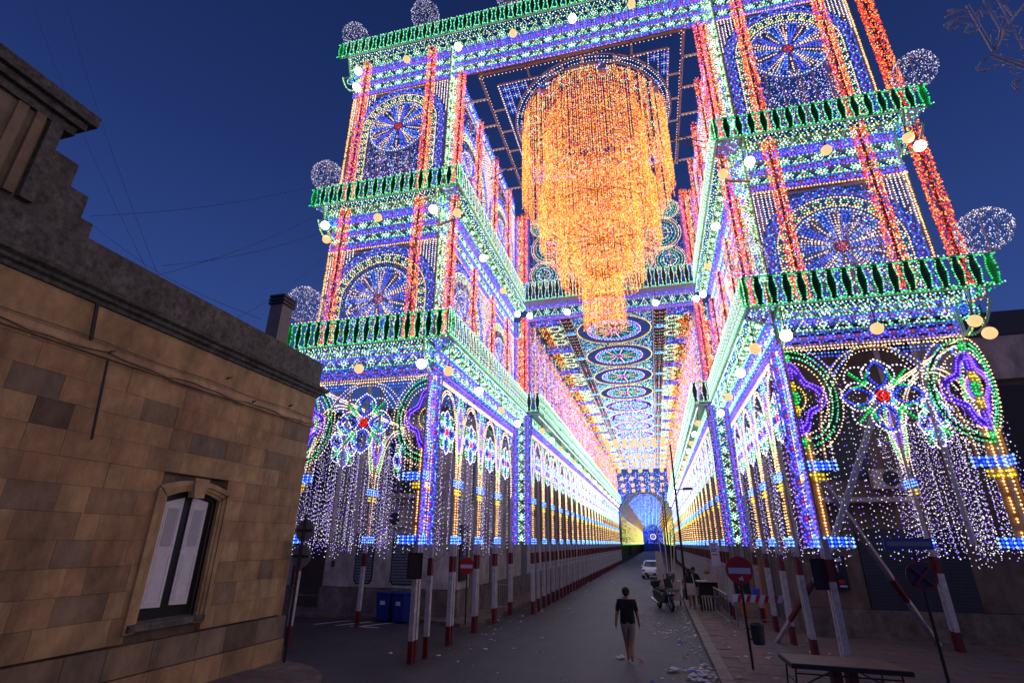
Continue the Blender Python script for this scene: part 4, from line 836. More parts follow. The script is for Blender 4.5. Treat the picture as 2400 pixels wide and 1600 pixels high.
# gallery ceiling
GC = thing('gallery_ceiling', 'flat lit ceiling with a row of wheel rosettes over the long street gallery', 'light ceiling', (-1.4, 25, 14))
FZ = Fr((0, 0, 14.0), (1, 0, 0), (0, 1, 0), (0, 0, -1)); cx = -1.27
nros = 14
for i in range(nros):
    y = 26.45+i*4.3; d = y*1.1; k = max(1.0, min(2.3, d/27)); r = min(.055, .00112*d); sp = .09*k; mb, bl = MB(), BL()
    for q, c in ((2.02, 'YC'), (1.45, 'WV'), (1.36, 'RB'), (1.22, 'BL'), (.35, 'BR'), (.22, 'P')): ring(bl, FZ, cx, y, q, q, sp, c, r)
    for q, m_ in ((2.02, 'amberw'), (1.4, 'lilac')): rring(mb, FZ, cx, y, q, q, .06, M[m_], k=40)
    for j in range(14):
        a = 2*PI*j/14; line(bl, FZ, cx+.4*math.cos(a), y+.4*math.sin(a), cx+1.1*math.cos(a), y+1.1*math.sin(a), sp, 'GC'[j % 2]+'GC'[j % 2], r); ring(bl, FZ, cx+1.1*math.cos(a), y+1.1*math.sin(a), .2, .2, sp, 'LG'[j % 2], r, a-PI/2, a+PI/2)
        if j % 2: ribbon(mb, FZ, [cx+.3*math.cos(a), cx+2*math.cos(a)], [y+.3*math.sin(a), y+2*math.sin(a)], .05, M['lilac'])
    finish(mb, bl, 'rosette', GC, low=i > 4)
    # surrounding field, ribs and the coloured outer strips for this bay
    mb, bl = MB(), BL(); ya, yb = y-2.15, y+2.15
    fill(bl, FZ, -3.3, .76, ya, yb, 120/k, 'MWGLVB', r*.66, (4, 1.6, 3.4, 1.4, 1.8, 1), keep=lambda u, v: (u-cx)**2+(v-y)**2 > 4.3)
    if i > 3: fill(bl, FZ, -3.3, .76, ya, yb, 9*k, 'WVLBC', r*.8, (2, 4, 2, 4, .6))
    for (xa, xb) in ((-3.95, -3.35), (.85, 1.55)):
        xm = (xa+xb)/2; board(mb, FZ, xa, ya, xb, yb, M['rust'], n=-.03)
        for j in range(9):
            yy = ya+(j+.5)*4.3/9
            if j == 4: 
                for q in (.22, .12): ring(bl, FZ, xm, yy, q*1.2, q*.8, sp, 'L', r)
            else: ring(bl, FZ, xm, yy, .28, .18, sp*1.3, 'CD', r*.7, 0, PI); bl.add(FZ.P(np.array([xm]), np.array([yy+.05])), 'PRGB'[j % 4], r*1.1); ribbon(mb, FZ, [xa, xb], [yy-.2, yy-.2], .04, M['tan'], n=.02)
        for xx in (xa, xb): line(bl, FZ, xx, ya, xx, yb, sp*1.5, 'D', r*.7)
    for (xa, xb) in ((-5.45, -4.0), (1.6, 2.75)):
        board(mb, FZ, xa, ya, xb, ya+.6, M['blue'], n=-.03); board(mb, FZ, xa, y-.9, xb, y+1.6, M['dkgreen'], n=-.06) if i < 8 else None
        fill(bl, FZ, xa, xb, ya, ya+.75, 95/k, 'BLRP', r*.8, (7, 2, 2, .5)); fill(bl, FZ, xa, xb, ya+.8, yb, 36/k, 'GMWRYO', r*.8, (5, 3, .6, 2, .6, 1.6))
        xo = xa+.45 if xa < -2 else xb-.45
        fill(bl, FZ, xo-.30, xo+.30, ya+.75, yb, 85/k, 'OAYR', r*.8, (6, 3, 1, 4))
        for j in range(3):
            yy = ya+1.2+j*1.05; xc_ = (xa+xb)/2
            for q in (.42, .3): ring(bl, FZ, xc_+(.3 if xa < -2 else -.3), yy, q, q*.9, sp, 'GC' if q > .4 else 'W', r)
    finish(mb, bl, 'ceiling_field', GC, low=i > 2)
mb = MB()
for y in np.arange(YB+.5, GY1, 4.3): mb.bar((GX0, y, 14.12), (GX1, y, 14.12), .1, M['lilac'])
mb.build('cross_beam', GC)
# end arch and the far light tunnel
TN = thing('light_tunnel', 'far tunnel of yellow and blue lights ending in a dark arch with a small rose', 'light tunnel', (-1.35, 90, 0))
ty0, ty1 = 90, 232; n = 36; mbs = MB(); hw0 = 4.12; cxt = -1.35
for i in range(n):
    y = ty0+(ty1-ty0)*i/(n-1); mb, bl = MB(), BL(); zsp = 7.0; r = min(.11, .00058*y); sp = .0034*y; hw = hw0; zb = 2.7
    t = np.linspace(0, PI, 40); F = Fr((0, y, 0), (1, 0, 0), Z3, (0, -1, 0))
    u = cxt+hw*np.cos(t); v = zsp+hw*.95*np.sin(t); curve(bl, F, u, v, sp, 'YCG' if i < 3 else 'YA', r)
    curve(bl, F, cxt+hw*.62*np.cos(t[8:-8]), zsp+.6+hw*.7*np.sin(t[8:-8]), sp*.7, 'BLB', r)
    for s_ in (-1, 1):
        line(bl, F, cxt+s_*hw, zb, cxt+s_*hw, zsp, sp, 'YYA' if i % 3 else 'G', r)
        for z in (3.0, 4.2, 5.4, 6.3): bl.add(F.P(np.array([cxt+s_*(hw-.1)]), np.array([z])), 'GYOC'[int(z) % 4], r)
        mb.bar((cxt+s_*hw, y, 0), (cxt+s_*hw, y, 2.8), .07, M['black']); mb.bar((cxt+s_*hw, y, 2.8), (cxt+s_*hw, y, zsp), .1, M['rust'])
    mb.path([(a, y, b) for a, b in zip(u[::4], v[::4])], .1, M['amberw'])
    if i < n-1:
        dy = (ty1-ty0)/(n-1)
        FW = Fr((0, 0, 0), (0, 1, 0), Z3, (1, 0, 0))
        for s_ in (-1, 1):
            f = Fr((cxt+s_*hw, 0, 0), (0, 1, 0), Z3, (-s_, 0, 0)); fill(bl, f, y, y+dy, 2.8, 7.2, 4.2, 'YAGCOM', r*.72, (4, 3, 3, 3, 1, 2)); line(bl, f, y, 2.75, y+dy, 2.75, sp, 'G', r); board(mb, f, y, 3.9, y+dy, 4.0, M['yellow']); board(mb, f, y, 5.6, y+dy, 5.7, M['yellow'])
        k_ = int(52*dy); a = RNG.uniform(.5, PI-.5, k_); bl.mix(np.stack([cxt+hw*.72*np.cos(a), RNG.uniform(y, y+dy, k_), zsp+.3+hw*.8*np.sin(a)], 1), 'BLV', r*.8, (5, 3, 1))
    finish(mb, bl, 'tunnel_arch', TN, low=True)
ER = thing('end_arch', 'small dark archway with a lit rose closing the far end of the street', 'archway', (cxt, 236, 0))
mb = MB(); mb.prism([(cxt-6, 0), (cxt+6, 0), (cxt+6, 7), (cxt+1.5, 8.2), (cxt-1.5, 8.2), (cxt-6, 7)], 236, 236.6, M['blue']); mb.build('wall', ER)  # wall coloured blue to stand for the glow at the street end
bl = BL(); Fe = Fr((cxt, 235.9, 0), (1, 0, 0), Z3, (0, -1, 0)); fill(bl, Fe, -4, 4, 3, 11, 6, 'BLV', .12, (6, 3, 1), keep=lambda u, v: u*u+(v-5.6)**2 > 3.2); ring(bl, Fe, 0, 5.6, 1.1, 1.1, .22, 'W', .13); ring(bl, Fe, 0, 5.6, .75, .75, .3, 'L', .12); ring(bl, Fe, 0, 5.6, .25, .25, .25, 'O', .13); bl.build('rose_lamp', ER)
mb, bl = MB(), BL(); FEn = Fr((GX0-.6, GY1+.5, 0), (1, 0, 0), Z3, (0, -1, 0)); EG = thing('gallery_end_arch', 'blue framed end arch where the gallery meets the light tunnel', 'light arch', (cxt, GY1+.5, 8))
for s_ in (-1, 1):
    u = np.linspace(0, 1, 8); uu = (cxt-(GX0-.6))+s_*(4.3-1.4*u**1.5); vv = 6.6+5.2*u; ribbon(mb, FEn, uu, vv, .1, M['rust'], t=.1); curve(bl, FEn, uu, vv, .3, 'B', .09); curve(bl, FEn, uu+s_*.35, vv, .3, 'B', .09)
fill(bl, FEn, .3, 8.7, 9.2, 13.9, 26, 'BLVWC', .065, (6, 2, 3, 2, 1), keep=lambda u, v: ((u-4.85)/4.1)**2+((v-7)/4.0)**2 > 1)
finish(mb, bl, 'blue_frame', EG)
print('bulbs', NB[0])

# ------------------------------------------------------------ globe lamps (real lit lamps: they light the street)
gw = emat('globe_white', (1, .93, .88), 14, sampling='FRONT_BACK'); gc = emat('globe_cream', (1, .58, .25), 1.15, sampling='FRONT_BACK'); gp = mat('globe_cap', (.12, .09, .07), .5)
def globe_mesh(name, m, r=.15):
    mb = MB(); mb.ball((0, 0, 0), r, m, 14, 9); mb.cyl((0, 0, r*.93), .045, .06, gp, 8); me = mb.mesh(name); me.polygons.foreach_set('use_smooth', [True]*len(me.polygons)); return me
GM = {'f': globe_mesh('far_globe', gc, .30), 'w': globe_mesh('white_globe', gw), 'c': globe_mesh('cream_globe', gc)}
hook = {'w': None}
def globe(p, k, label, top=None, group='globe lamps hung along the balconies'):
    t = thing('globe_lamp', label, 'globe lamp', p, group); place('globe', GM[k], t, Matrix.Translation(p))
    mb = MB(); t_ = top or (p[0], p[1], p[2]+.75); mb.bar((p[0], p[1], p[2]+.18), t_, .02, M['wire']); mb.build('cord', t); return t
ORD = 'first second third fourth fifth sixth seventh eighth ninth tenth eleventh twelfth thirteenth fourteenth fifteenth sixteenth seventeenth eighteenth nineteenth twentieth'.split()
nmc = {'w': 'bright white', 'c': 'cream'}
for z, lvl in ((8.02, 'lowest'), (13.72, 'middle')):
    for side, xs in (('left', (-10.75, -8.62, -6.5, -5.6)), ('right', (2.95, 3.75, 5.85, 7.95))):
        ks = ('c' if z < 10 else 'w', 'c', 'w', 'c') if side == 'left' else ('c', 'w', 'c', 'c')
        for i, x in enumerate(xs):
            zz = z-(.3 if x in (-5.6, 2.95) else 0); globe((x, 13.42+.021*(x+6.5), zz), ks[i], '%s globe under the %s front balcony, %s tower, %s from left' % (nmc[ks[i]], lvl, side, ORD[i]))
    globe((-10.8 if z > 10 else -11.3, 13.6, z-.42), 'c', 'lower cream globe at the outer corner of the %s balcony, left tower' % lvl); globe((8.15, 13.72, z-.34), 'w' if z > 10 else 'c', 'lower globe at the outer corner of the %s balcony, right tower' % lvl)
    for side, x in (('left', -5.9), ('right', 3.15)):
        for i, y in enumerate((17.2, 20.2, 22.9)):
            k = 'wcw'[i]; globe((x, y, z+.15), k, '%s globe under the %s side balcony, %s tower, %s from front' % (nmc[k], lvl, side, ORD[i]))
for i, x in enumerate((-10.45, -8.2, -5.95, -3.66, -1.32, .87, 3.1)):
    k = 'wcwcwcw'[i]; globe((x, 13.4, 21.45), k, '%s globe hanging from the crowning cornice, %s from the left' % (nmc[k], ORD[i]))
globe((-10.5, 13.5, 20.7), 'w', 'white globe hung lowest at the left end of the crowning cornice')
for i, x in enumerate((-5.4, -3.4, 1.0, 2.9)): globe((x, 23.55, 14.0), 'w', 'white globe below the rear bridge, %s from the left' % ORD[i])
for side, x in (('left', GX0+.35), ('right', GX1-.35)):
    for i in range(22):
        y = 25.6+i*2.75; k = 'cw'[i % 2]; lab = '%s globe under the gallery balcony on the %s, %s from the towers' % (nmc[k], side, ORD[i]) if i < 14 else 'far small %s globe under the %s gallery balcony' % (nmc[k], side)
        globe((x, y, 8.35), k, lab, group='globe lamps along the %s gallery' % side)
gi = 0
for j, (y, nn) in enumerate(((56, 7), (60, 8), (67, 7), (73, 6), (77, 5), (82, 5), (85, 5), (87.3, 5))):
    for i in range(nn):
        x = -4.4+(6.0*i/(nn-1)); z = (13.2, 13.4, 13.2, 13.1, 12.7, 12.2, 11.5, 10.9)[j]; globe((x, y, z), 'f', 'cream globe hanging in the far rows before the light tunnel', top=(x, y, 13.95), group='cream globes in rows at the far end')
# ------------------------------------------------------------ wire balls
def wire_ball(c, r, label, n=26, k=260):
    t = thing('wire_ball', label, 'light ball', (c[0], c[1], c[2]-r), 'wire balls of tiny white lamps'); mb, bl = MB(), BL()
    for i in range(6):
        a = PI*i/6; mb.path([(c[0]+r*math.sin(q)*math.cos(a), c[1]+r*math.sin(q)*math.sin(a), c[2]+r*math.cos(q)) for q in np.linspace(0, 2*PI, 20)], .014, M['frame'])
    mb.bar((c[0], c[1], c[2]-r-.5), (c[0], c[1], c[2]+r), .03, M['frame']); P = RNG.normal(size=(k, 3)); P /= np.linalg.norm(P, axis=1)[:, None]; P = np.array(c)+P*r*RNG.uniform(.93, 1.02, (k, 1)); bl.mix(P, 'DWD', .015, (5, 2, 1)); finish(mb, bl, 'wire_frame', t)
for c, r, lb_ in (((-11.15, 13.75, 24.2), .58, 'white wire ball on the top left corner of the crowning cornice'), ((-7.75, 13.75, 24.4), .62, 'white wire ball on the cornice above the left tower'), ((-3.95, 13.75, 24.5), .62, 'white wire ball cut by the top edge of the photo'),
                  ((-11.35, 13.75, 16.4), .62, 'white wire ball at the outer end of the left tower middle balcony'), ((-11.35, 13.75, 10.75), .66, 'white wire ball behind the chimney on the left lower balcony'), ((8.85, 14.0, 16.35), .58, 'white wire ball at the outer end of the right tower middle balcony'),
                  ((9.0, 14.0, 10.62), .60, 'open white wire ball at the right end of the right lower balcony'), ((-8.7, 14.0, 10.6), .6, 'white wire ball before the wheel of the left tower lower storey'), ((5.95, 14.1, 10.72), .62, 'white wire ball before the wheel of the right tower lower storey'), ((-5.9, 14.1, 10.7), .55, 'white wire ball at the inner corner of the left lower balcony'), ((3.3, 14.3, 10.7), .6, 'white wire ball at the inner corner of the right lower balcony')):
    wire_ball(c, r, lb_, k=480 if r > .59 else 420)

# ------------------------------------------------------------ painted posts
def post_mesh(name, pair, d=.13, h=2.95):
    mb = MB()
    for q in ((0, .2) if pair else (0,)):
        for z0, z1, m_ in ((0, .52, 'post_r'), (.52, 2.05, 'post_w'), (2.05, 2.52, 'post_r'), (2.52, h, 'post_g')): mb.box((-d/2, q-d/2, z0), (d/2, q+d/2, z1), M[m_])
    return mb.mesh(name)
PM = {True: post_mesh('painted_post', True), False: post_mesh('painted_post', False)}
def post(x, y, pair, label, group, rz=0): o = place('painted_post', PM[pair], None, Matrix.Translation((x, y, 0 if x < 1.1 else .12)) @ Matrix.Rotation(rz, 4, 'Z') @ Matrix.Rotation(R(random.uniform(-.7, .7)), 4, 'X') @ Matrix.Rotation(R(random.uniform(-.7, .7)), 4, 'Y')); tag(o, label, 'post', group); return o
for side, x in (('left', XL), ('right', XR)):
    for i in range(5): post(x, YF+(-.2 if i == 0 else .02)+i*2.42, True, '%s red and white double post from the front, %s tower street side' % (ORD[i], side), 'red and white posts of the %s tower' % side)
    if side == 'left': post(x+.1, YF+.55, False, 'red and white post just behind the front corner of the left tower', 'red and white posts of the left tower')
for i, (x, y) in enumerate(((-11.15, 15.3), (-11.1, 19.2), (-11.1, 24), (8.1, 14.7), (8.1, 19.3), (8.1, 24))): post(x, y, i > 2, ['red and white post with striped tape beside the stone house', 'red and white post before the oval shutters of the shop house', 'red and white post at the rear outer corner of the left tower', 'thick red and white post at the right edge', 'red and white post in front of the dark roller door', 'red and white post at the rear outer corner of the right tower'][i], 'outer posts of the towers')
for side, x in (('left', GX0), ('right', GX1)):
    for i in range(51):
        y = YB+.3+i*1.25; lab = '%s red and white post of the %s gallery row counted from the tower' % (ORD[i], side) if i < 14 else 'far red and white post merging into the %s gallery row' % side; post(x, y, i % 2 == 0, lab, 'red and white posts of the %s gallery' % side)
mb = MB()
for side, x in (('left', GX0), ('right', GX1)):
    for i in range(25): mb.bar((x, YB+.3+1.25+i*2.5, 2.96), (x, YB+.3+1.25+i*2.5, 8.0), .11, M['post_g'])
o = mb.build('mid_pole'); tag(o, 'pale timber poles rising in the middle of every gallery bay', 'poles', kind='stuff')
def strip_tape(x, y): 
    mb = MB()
    for k in range(6): mb.box((x-.07, y-.071, 1.55+k*.14), (x+.07, y-.066, 1.61+k*.14), M['paper_r'])
    return mb
o = strip_tape(-11.15, 15.3).build('striped_tape'); tag(o, 'red striped tape wound on the post beside the stone house', 'tape')
def brace(p, q, label, d=.13, red=None):
    t = thing('timber_brace', label, 'timber brace', q, 'diagonal braces'); mb = MB(); P, Q = Vector(p), Vector(q); cuts = [(0, 'post_g')] if not red else [(0, 'post_g'), (red[0], 'post_r'), (red[1], 'post_w'), ]
    for i, (a, m_) in enumerate(cuts): b = cuts[i+1][0] if i+1 < len(cuts) else 1; mb.bar(P.lerp(Q, a), P.lerp(Q, b), d, M[m_])
    mb.build('timber', t)
brace((3.85, 14.75, 5.2), (8.0, 20.4, .12), 'long diagonal brace crossing down to the dark roller door', red=(.62, .74)); brace((6.1, 15.2, 6.6), (4.3, 15.2, 3.1), 'short diagonal brace leaning the other way over the long one')
brace((4.2, 14.9, 2.9), (3.3, 19.5, .12), 'red and white brace leaning between the first right posts', d=.1, red=(.3, .72))

# ------------------------------------------------------------ signs
def disc(mb, c, r, m, t=.02, n=28, k=None): mb.cyl((c[0], c[1]-t/2, c[2]), r, t, m, n, axis='y')
def no_entry(x, y, zc, r, label, foot=.12, lean=0):
    t = thing('no_entry_sign', label, 'road sign', (x, y, foot)); mb = MB(); mb.cyl((x, y, foot), .032, zc+r*.4-foot, M['black'], 10); mb.build('pole', t)
    mb = MB(); mb.cyl((x, y-.055, zc), r, .02, M['signred'], 32, axis='y'); p = mb.build('sign_plate', t); mb = MB(); mb.box((x-r*.8, y-.062, zc-.02-r*.2), (x+r*.8, y-.056, zc-.02+r*.22), M['signwhite']); mb.build('white_bar', p)
    if r > .3: mb = MB(); mb.prism([(x-.03, zc-r*.72), (x+.07, zc-r*.75), (x+.06, zc-r*.45), (x+.03, zc-r*.42), (x+.02, zc-r*.55), (x-.04, zc-r*.52)], y-.061, y-.056, M['signwhite']); mb.build('sticker', p)
no_entry(1.98, 15.3, 2.33, .33, 'red no entry sign on a black pole before the right posts'); no_entry(-7.15, 20.1, 2.1, .3, 'red no entry sign behind the hanging lamps of the left tower')
t = thing('litter_bin', 'small dark green waste bin fixed to the no entry pole', 'waste bin', (2.17, 15.3, .66)); mb = MB(); mb.lathe([(.02, 0), (.13, .01), (.15, .1), (.16, .42), (.17, .44), (.15, .46), (.14, .40)], M['green_shut'], 16, Matrix.Translation((2.2, 15.3, .66))); mb.build('bin_body', t); mb = MB(); mb.bar((2.0, 15.3, .78), (2.08, 15.3, .78), .03, M['black']); mb.bar((2.0, 15.3, 1.0), (2.06, 15.3, 1.0), .03, M['black']); mb.build('bracket', t)
t = thing('road_sign', 'backs of an octagonal and a round sign on one pole by the stone house', 'road sign', (-9.28, 12.75, .13)); mb = MB(); mb.cyl((-9.28, 12.72, .13), .035, 3.5, M['black'], 10); mb.build('pole', t)
for zc, n_, r in ((3.22, 8, .30), (2.57, 28, .29)): mb = MB(); mb.cyl((-9.27, 12.76, zc), r, .02, M['signback'], n_, axis='y', T=None); p = mb.build('sign_plate', t); mb = MB(); mb.box((-9.29-r*.7, 12.74, zc-.03), (-9.25+r*.7, 12.758, zc+.03), M['black']); mb.build('clamp', p)
t = thing('no_parking_sign', 'dark round no parking sign under a blue street plate', 'road sign', (5.72, 14.6, .12)); mb = MB(); mb.cyl((5.72, 14.6, .12), .035, 2.9, M['black'], 10); mb.build('pole', t)
mb = MB(); disc(mb, (5.72, 14.53, 2.3), .31, M['post_r'], .02); p = mb.build('sign_plate', t); mb = MB(); disc(mb, (5.72, 14.516, 2.3), .25, M['signdim'], .006); mb.build('blue_field', p)  # dark red and blue: back-lit shade put into the plate colours
mb = MB(); mb.bar((5.54, 14.508, 2.12), (5.90, 14.508, 2.48), .05, M['post_r']); mb.bar((5.54, 14.50, 2.48), (5.90, 14.50, 2.12), .05, M['post_r']); mb.build('red_cross', p)
mb = MB(); mb.box((5.12, 14.5, 2.86), (6.1, 14.53, 3.1), M['signblue']); p = mb.build('street_plate', t); mb = MB(); mb.box((5.17, 14.49, 2.93), (6.05, 14.498, 3.03), M['signback']); mb.build('plate_stripe', p)
for (x, y, z0, z1, wd, lb_) in ((-6.48, 13.98, 2.02, 2.66, .42, 'brown notice board on the front corner posts of the left tower'), (3.66, 14.2, 2.0, 2.64, .5, 'brown notice board on the front corner posts of the right tower')):
    t = thing('notice_board', lb_, 'notice board', (x, y, z0)); mb = MB(); mb.box((x-wd/2, y-.03, z0), (x+wd/2, y, z1), M['rust']); mb.build('board', t); mb = MB(); mb.add([(x-wd/2-.01, y-.045, z0-.01), (x+wd/2+.01, y-.045, z0-.01), (x+wd/2+.01, y-.045, z1+.01), (x-wd/2-.01, y-.045, z1+.01), (x-wd/2+.03, y-.045, z0+.03), (x+wd/2-.03, y-.045, z0+.03), (x+wd/2-.03, y-.045, z1-.03), (x-wd/2+.03, y-.045, z1-.03)], [(0, 1, 5, 4), (1, 2, 6, 5), (2, 3, 7, 6), (3, 0, 4, 7)], M['black']); mb.build('rim', t)
t = thing('wall_poster', 'dark framed poster with red and pale blocks on the right house', 'poster', (5.82, 20.9, 1.58)); mb = MB(); mb.box((5.6, 20.88, 1.55), (6.08, 20.94, 2.6), M['black']); f_ = mb.build('frame', t)
for (a, b, c, d, m_) in ((5.68, 1.75, 5.95, 1.85, 'signred'), (5.66, 1.64, 6.0, 1.69, 'signwhite'), (5.66, 2.42, 5.98, 2.52, 'signwhite'), (5.72, 2.1, 5.84, 2.35, 'skin')): mb = MB(); mb.box((a, 20.872, b), (c, 20.879, d), M[m_]); mb.build('print', f_)

# ------------------------------------------------------------ wheelie bins, table, barriers
def wheelie(x, y, rz, label):
    t = thing('wheelie_bin', label, 'waste bin', (x, y, .12 if y > 20.9 else 0), 'blue wheelie bins', rz); mb = MB()
    mb.add([(-.25, -.3, .05), (.25, -.3, .05), (.25, .25, .05), (-.25, .25, .05), (-.31, -.38, 1.0), (.31, -.38, 1.0), (.31, .34, 1.0), (-.31, .34, 1.0)], [(0, 3, 2, 1), (4, 5, 6, 7), (0, 1, 5, 4), (1, 2, 6, 5), (2, 3, 7, 6), (3, 0, 4, 7)], M['bluebin']); b = mb.build('bin_body', t, True, bevel=.02)
    mb = MB(); mb.box((-.33, -.41, 1.01), (.33, .37, 1.07), M['bluebin']); mb.box((-.3, .37, .98), (.3, .43, 1.03), M['bluebin']); mb.build('lid', t, True, bevel=.015)
    for s_ in (-1, 1): mb = MB(); mb.cyl((s_*.27-.03, .27, .11), .11, .06, M['rubber'], 14, axis='x'); mb.build('wheel', t, True)
    mb = MB(); mb.box((-.1, -.36, .62), (.12, -.345, .86), M['signwhite']); mb.build('sticker', b, True)
wheelie(-10.75, 20.75, R(-4), 'blue wheelie bin with a white sticker by the shop wall'); wheelie(-9.95, 20.62, R(-14), 'blue wheelie bin partly hidden behind the front post')
t = thing('trestle_table', 'low folding table with a worn tan top on the right pavement', 'table', (3.3, 13.05, .12)); TA = [(2.30, 13.62), (2.33, 12.55), (4.36, 12.42), (4.20, 13.5)]
mb = MB(); mb.prism(TA, .70, .78, M['black'], 'z'); mb.prism([(a+(3.3-a)*.02, b+(13-b)*.02) for a, b in TA], .779, .79, M['tabletop'], 'z'); mb.build('table_top', t)
for i, (a, b) in enumerate(((2.42, 12.68), (2.42, 13.5), (4.2, 12.58), (4.1, 13.4))): mb = MB(); mb.bar((a, b, .70), (a+(.06 if i > 1 else -.05), b, .12), .035, M['black'], 8); mb.build('leg', t)
mb = MB(); mb.bar((2.42, 12.68, .60), (4.2, 12.58, .60), .025, M['black']); mb.bar((2.42, 12.68, .42), (2.42, 13.5, .42), .025, M['black']); mb.bar((4.2, 12.58, .42), (4.1, 13.4, .42), .025, M['black']); mb.bar((3.1, 12.63, .70), (2.5, 12.7, .4), .025, M['black']); mb.bar((3.5, 12.6, .70), (4.1, 12.6, .4), .025, M['black']); mb.build('stretcher', t)
for x in (3.12, 3.4): mb = MB(); mb.box((x, 12.9, .13), (x+.16, 13.2, .68), M['post_r']); tag(mb.build('wooden_wedge'), 'dark red timber stub under the table, %s one' % ('left' if x < 3.3 else 'right'), 'timber')
t = thing('striped_barrier', 'red and white striped barrier board between the right posts', 'barrier', (3.3, 22, .12)); mb = MB(); mb.box((2.5, 21.97, 1.0), (4.3, 22, 1.24), M['signwhite']); b = mb.build('board', t)
for k in range(6): mb = MB(); x = 2.62+k*.3; mb.prism([(x, 1.0), (x+.13, 1.0), (x+.22, 1.24), (x+.09, 1.24)], 21.962, 21.969, M['signred']); mb.build('red_stripe', b)
for x in (2.55, 4.2): mb = MB(); mb.bar((x, 22.02, .12), (x, 22.02, 1.3), .05, M['metal']); mb.bar((x, 21.7, .14), (x, 22.3, .14), .05, M['metal']); mb.build('leg', t)
mb = MB(); mb.bar((2.55, 22.03, .45), (4.2, 22.03, .45), .03, M['metal']); mb.build('rail', t)
def crowd_barrier(p, q, label):
    t = thing('steel_barrier', label, 'barrier', (*p, .12), 'steel crowd barriers'); P, Q = Vector((*p, 0)), Vector((*q, 0)); mb = MB(); up = Vector((0, 0, 1)); mb.path([P+up*.3, P+up*1.2, Q+up*1.2, Q+up*.3], .04, M['metal'], 6, closed=True); mb.build('rail', t); mb = MB()
    for i in range(1, 9): mb.bar(P.lerp(Q, i/9)+up*.3, P.lerp(Q, i/9)+up*1.2, .018, M['metal']); 
    mb.build('bar', t)['kind'] = 'stuff'
    d = (Q-P).normalized(); n = Vector((-d.y, d.x, 0))
    for e_ in (P.lerp(Q, .08), P.lerp(Q, .92)): mb = MB(); mb.bar(e_+up*.3, e_+n*.3+up*.12, .035, M['metal']); mb.bar(e_+up*.3, e_-n*.3+up*.12, .035, M['metal']); mb.build('foot', t)
crowd_barrier((2.35, 22.3), (2.2, 25.8), 'grey steel crowd barrier beside the stall'); crowd_barrier((-7.35, 24.1), (-6.6, 24.2), 'small grey steel barrier on the left pavement')
t = thing('chevron_sign', 'small black sign with a yellow chevron behind the no entry pole', 'sign', (2.9, 22.1, 1.2)); mb = MB(); mb.box((2.62, 22.06, 1.26), (3.14, 22.1, 1.66), M['black']); b = mb.build('plate', t); mb = MB(); mb.path([(2.95, 22.05, 1.62), (2.74, 22.05, 1.47), (2.92, 22.05, 1.3)], .035, M['paper_y']); mb.build('chevron', b)
mb = MB(); mb.box((3.25, 22.3, 1.2), (3.5, 22.5, 1.42), M['paper_b']); tag(mb.build('blue_box'), 'small bright blue box above the striped barrier', 'box')
mb = MB(); mb.box((3.2, 25.4, .13), (3.42, 25.6, 2.3), M['orange']); mb.box((4.0, 25.4, .13), (4.16, 25.6, 2.2), M['orange']); tag(mb.build('orange_door_frame'), 'orange door frame glimpsed between the right posts', 'door frame', kind='thing')
# ------------------------------------------------------------ stall, cart, banner, street lamp
t = thing('stall_counter', 'black draped stall counter with white box on top', 'stall', (2.1, 27.3, .12)); mb = MB(); mb.box((1.68, 27, .78), (2.5, 27.7, 1.32), M['shirt_b']); mb.build('black_drape', t); mb = MB(); mb.box((1.6, 26.95, 1.32), (2.55, 27.75, 1.36), M['canvas']); mb.build('counter_top', t)
for (a, b) in ((1.72, 27.05), (2.46, 27.05), (1.72, 27.65), (2.46, 27.65)): mb = MB(); mb.bar((a, b, .12), (a, b, .78), .05, M['black']); mb.build('leg', t)
mb = MB(); mb.bar((1.72, 27.04, .72), (2.46, 27.04, .72), .035, M['metal']); mb.build('rail', t)
random.seed(9)
for k in range(5): mb = MB(); x = 1.85+k*.13; mb.bar((x, 27.3, .12), (x+random.uniform(-.05, .05), 27.3, .74), .05, M['black']); mb.bar((x, 27.5, .12), (x, 27.5, .7), .04, M['black']); mb.build('folded_stool', t)
mb = MB(); mb.box((2.05, 27.1, 1.365), (2.5, 27.5, 1.62), M['canvas']); mb.prism([(2.05, 1.62), (2.5, 1.62), (2.5, 1.74), (2.3, 1.64)], 27.1, 27.13, M['canvas']); tag(mb.build('white_box'), 'open white box standing on the stall counter', 'box')
mb = MB(); mb.lathe([(.01, 0), (.12, .03), (.14, .12), (.09, .22), (.02, .26)], M['paper_y'], 14, Matrix.Translation((2.12, 27.35, 1.62))); mb.lathe([(.05, 0), (.02, .1)], M['metal'], 8, Matrix.Translation((2.12, 27.35, 1.88))); tag(mb.build('lamp_on_stall'), 'round golden pot on the white box of the stall', 'pot')
t = thing('paper_banner', 'tall white paper banner with red lettering on the first right gallery posts', 'banner', (2.35, 26, 2)); mb = MB(); mb.add([(2.2, 25.2, 3.0), (2.56, 25.2, 3.02), (2.58, 25.2, 2.1), (2.22, 25.2, 2.06), (2.2, 25.22, 3.0), (2.56, 25.22, 3.02), (2.58, 25.22, 2.1), (2.22, 25.22, 2.06)], [(0, 1, 2, 3), (7, 6, 5, 4), (0, 4, 5, 1), (1, 5, 6, 2), (2, 6, 7, 3), (3, 7, 4, 0)], M['paper']); b = mb.build('sheet', t)
for k, (z, m_) in enumerate(((2.92, 'signred'), (2.84, 'signred'), (2.74, 'shut_dark'), (2.66, 'shut_dark'), (2.52, 'signred'))): mb = MB(); mb.box((2.25, 25.193, z-.02), (2.5-.05*(k % 2), 25.199, z+.02), M[m_]); mb.build('print_line', b)
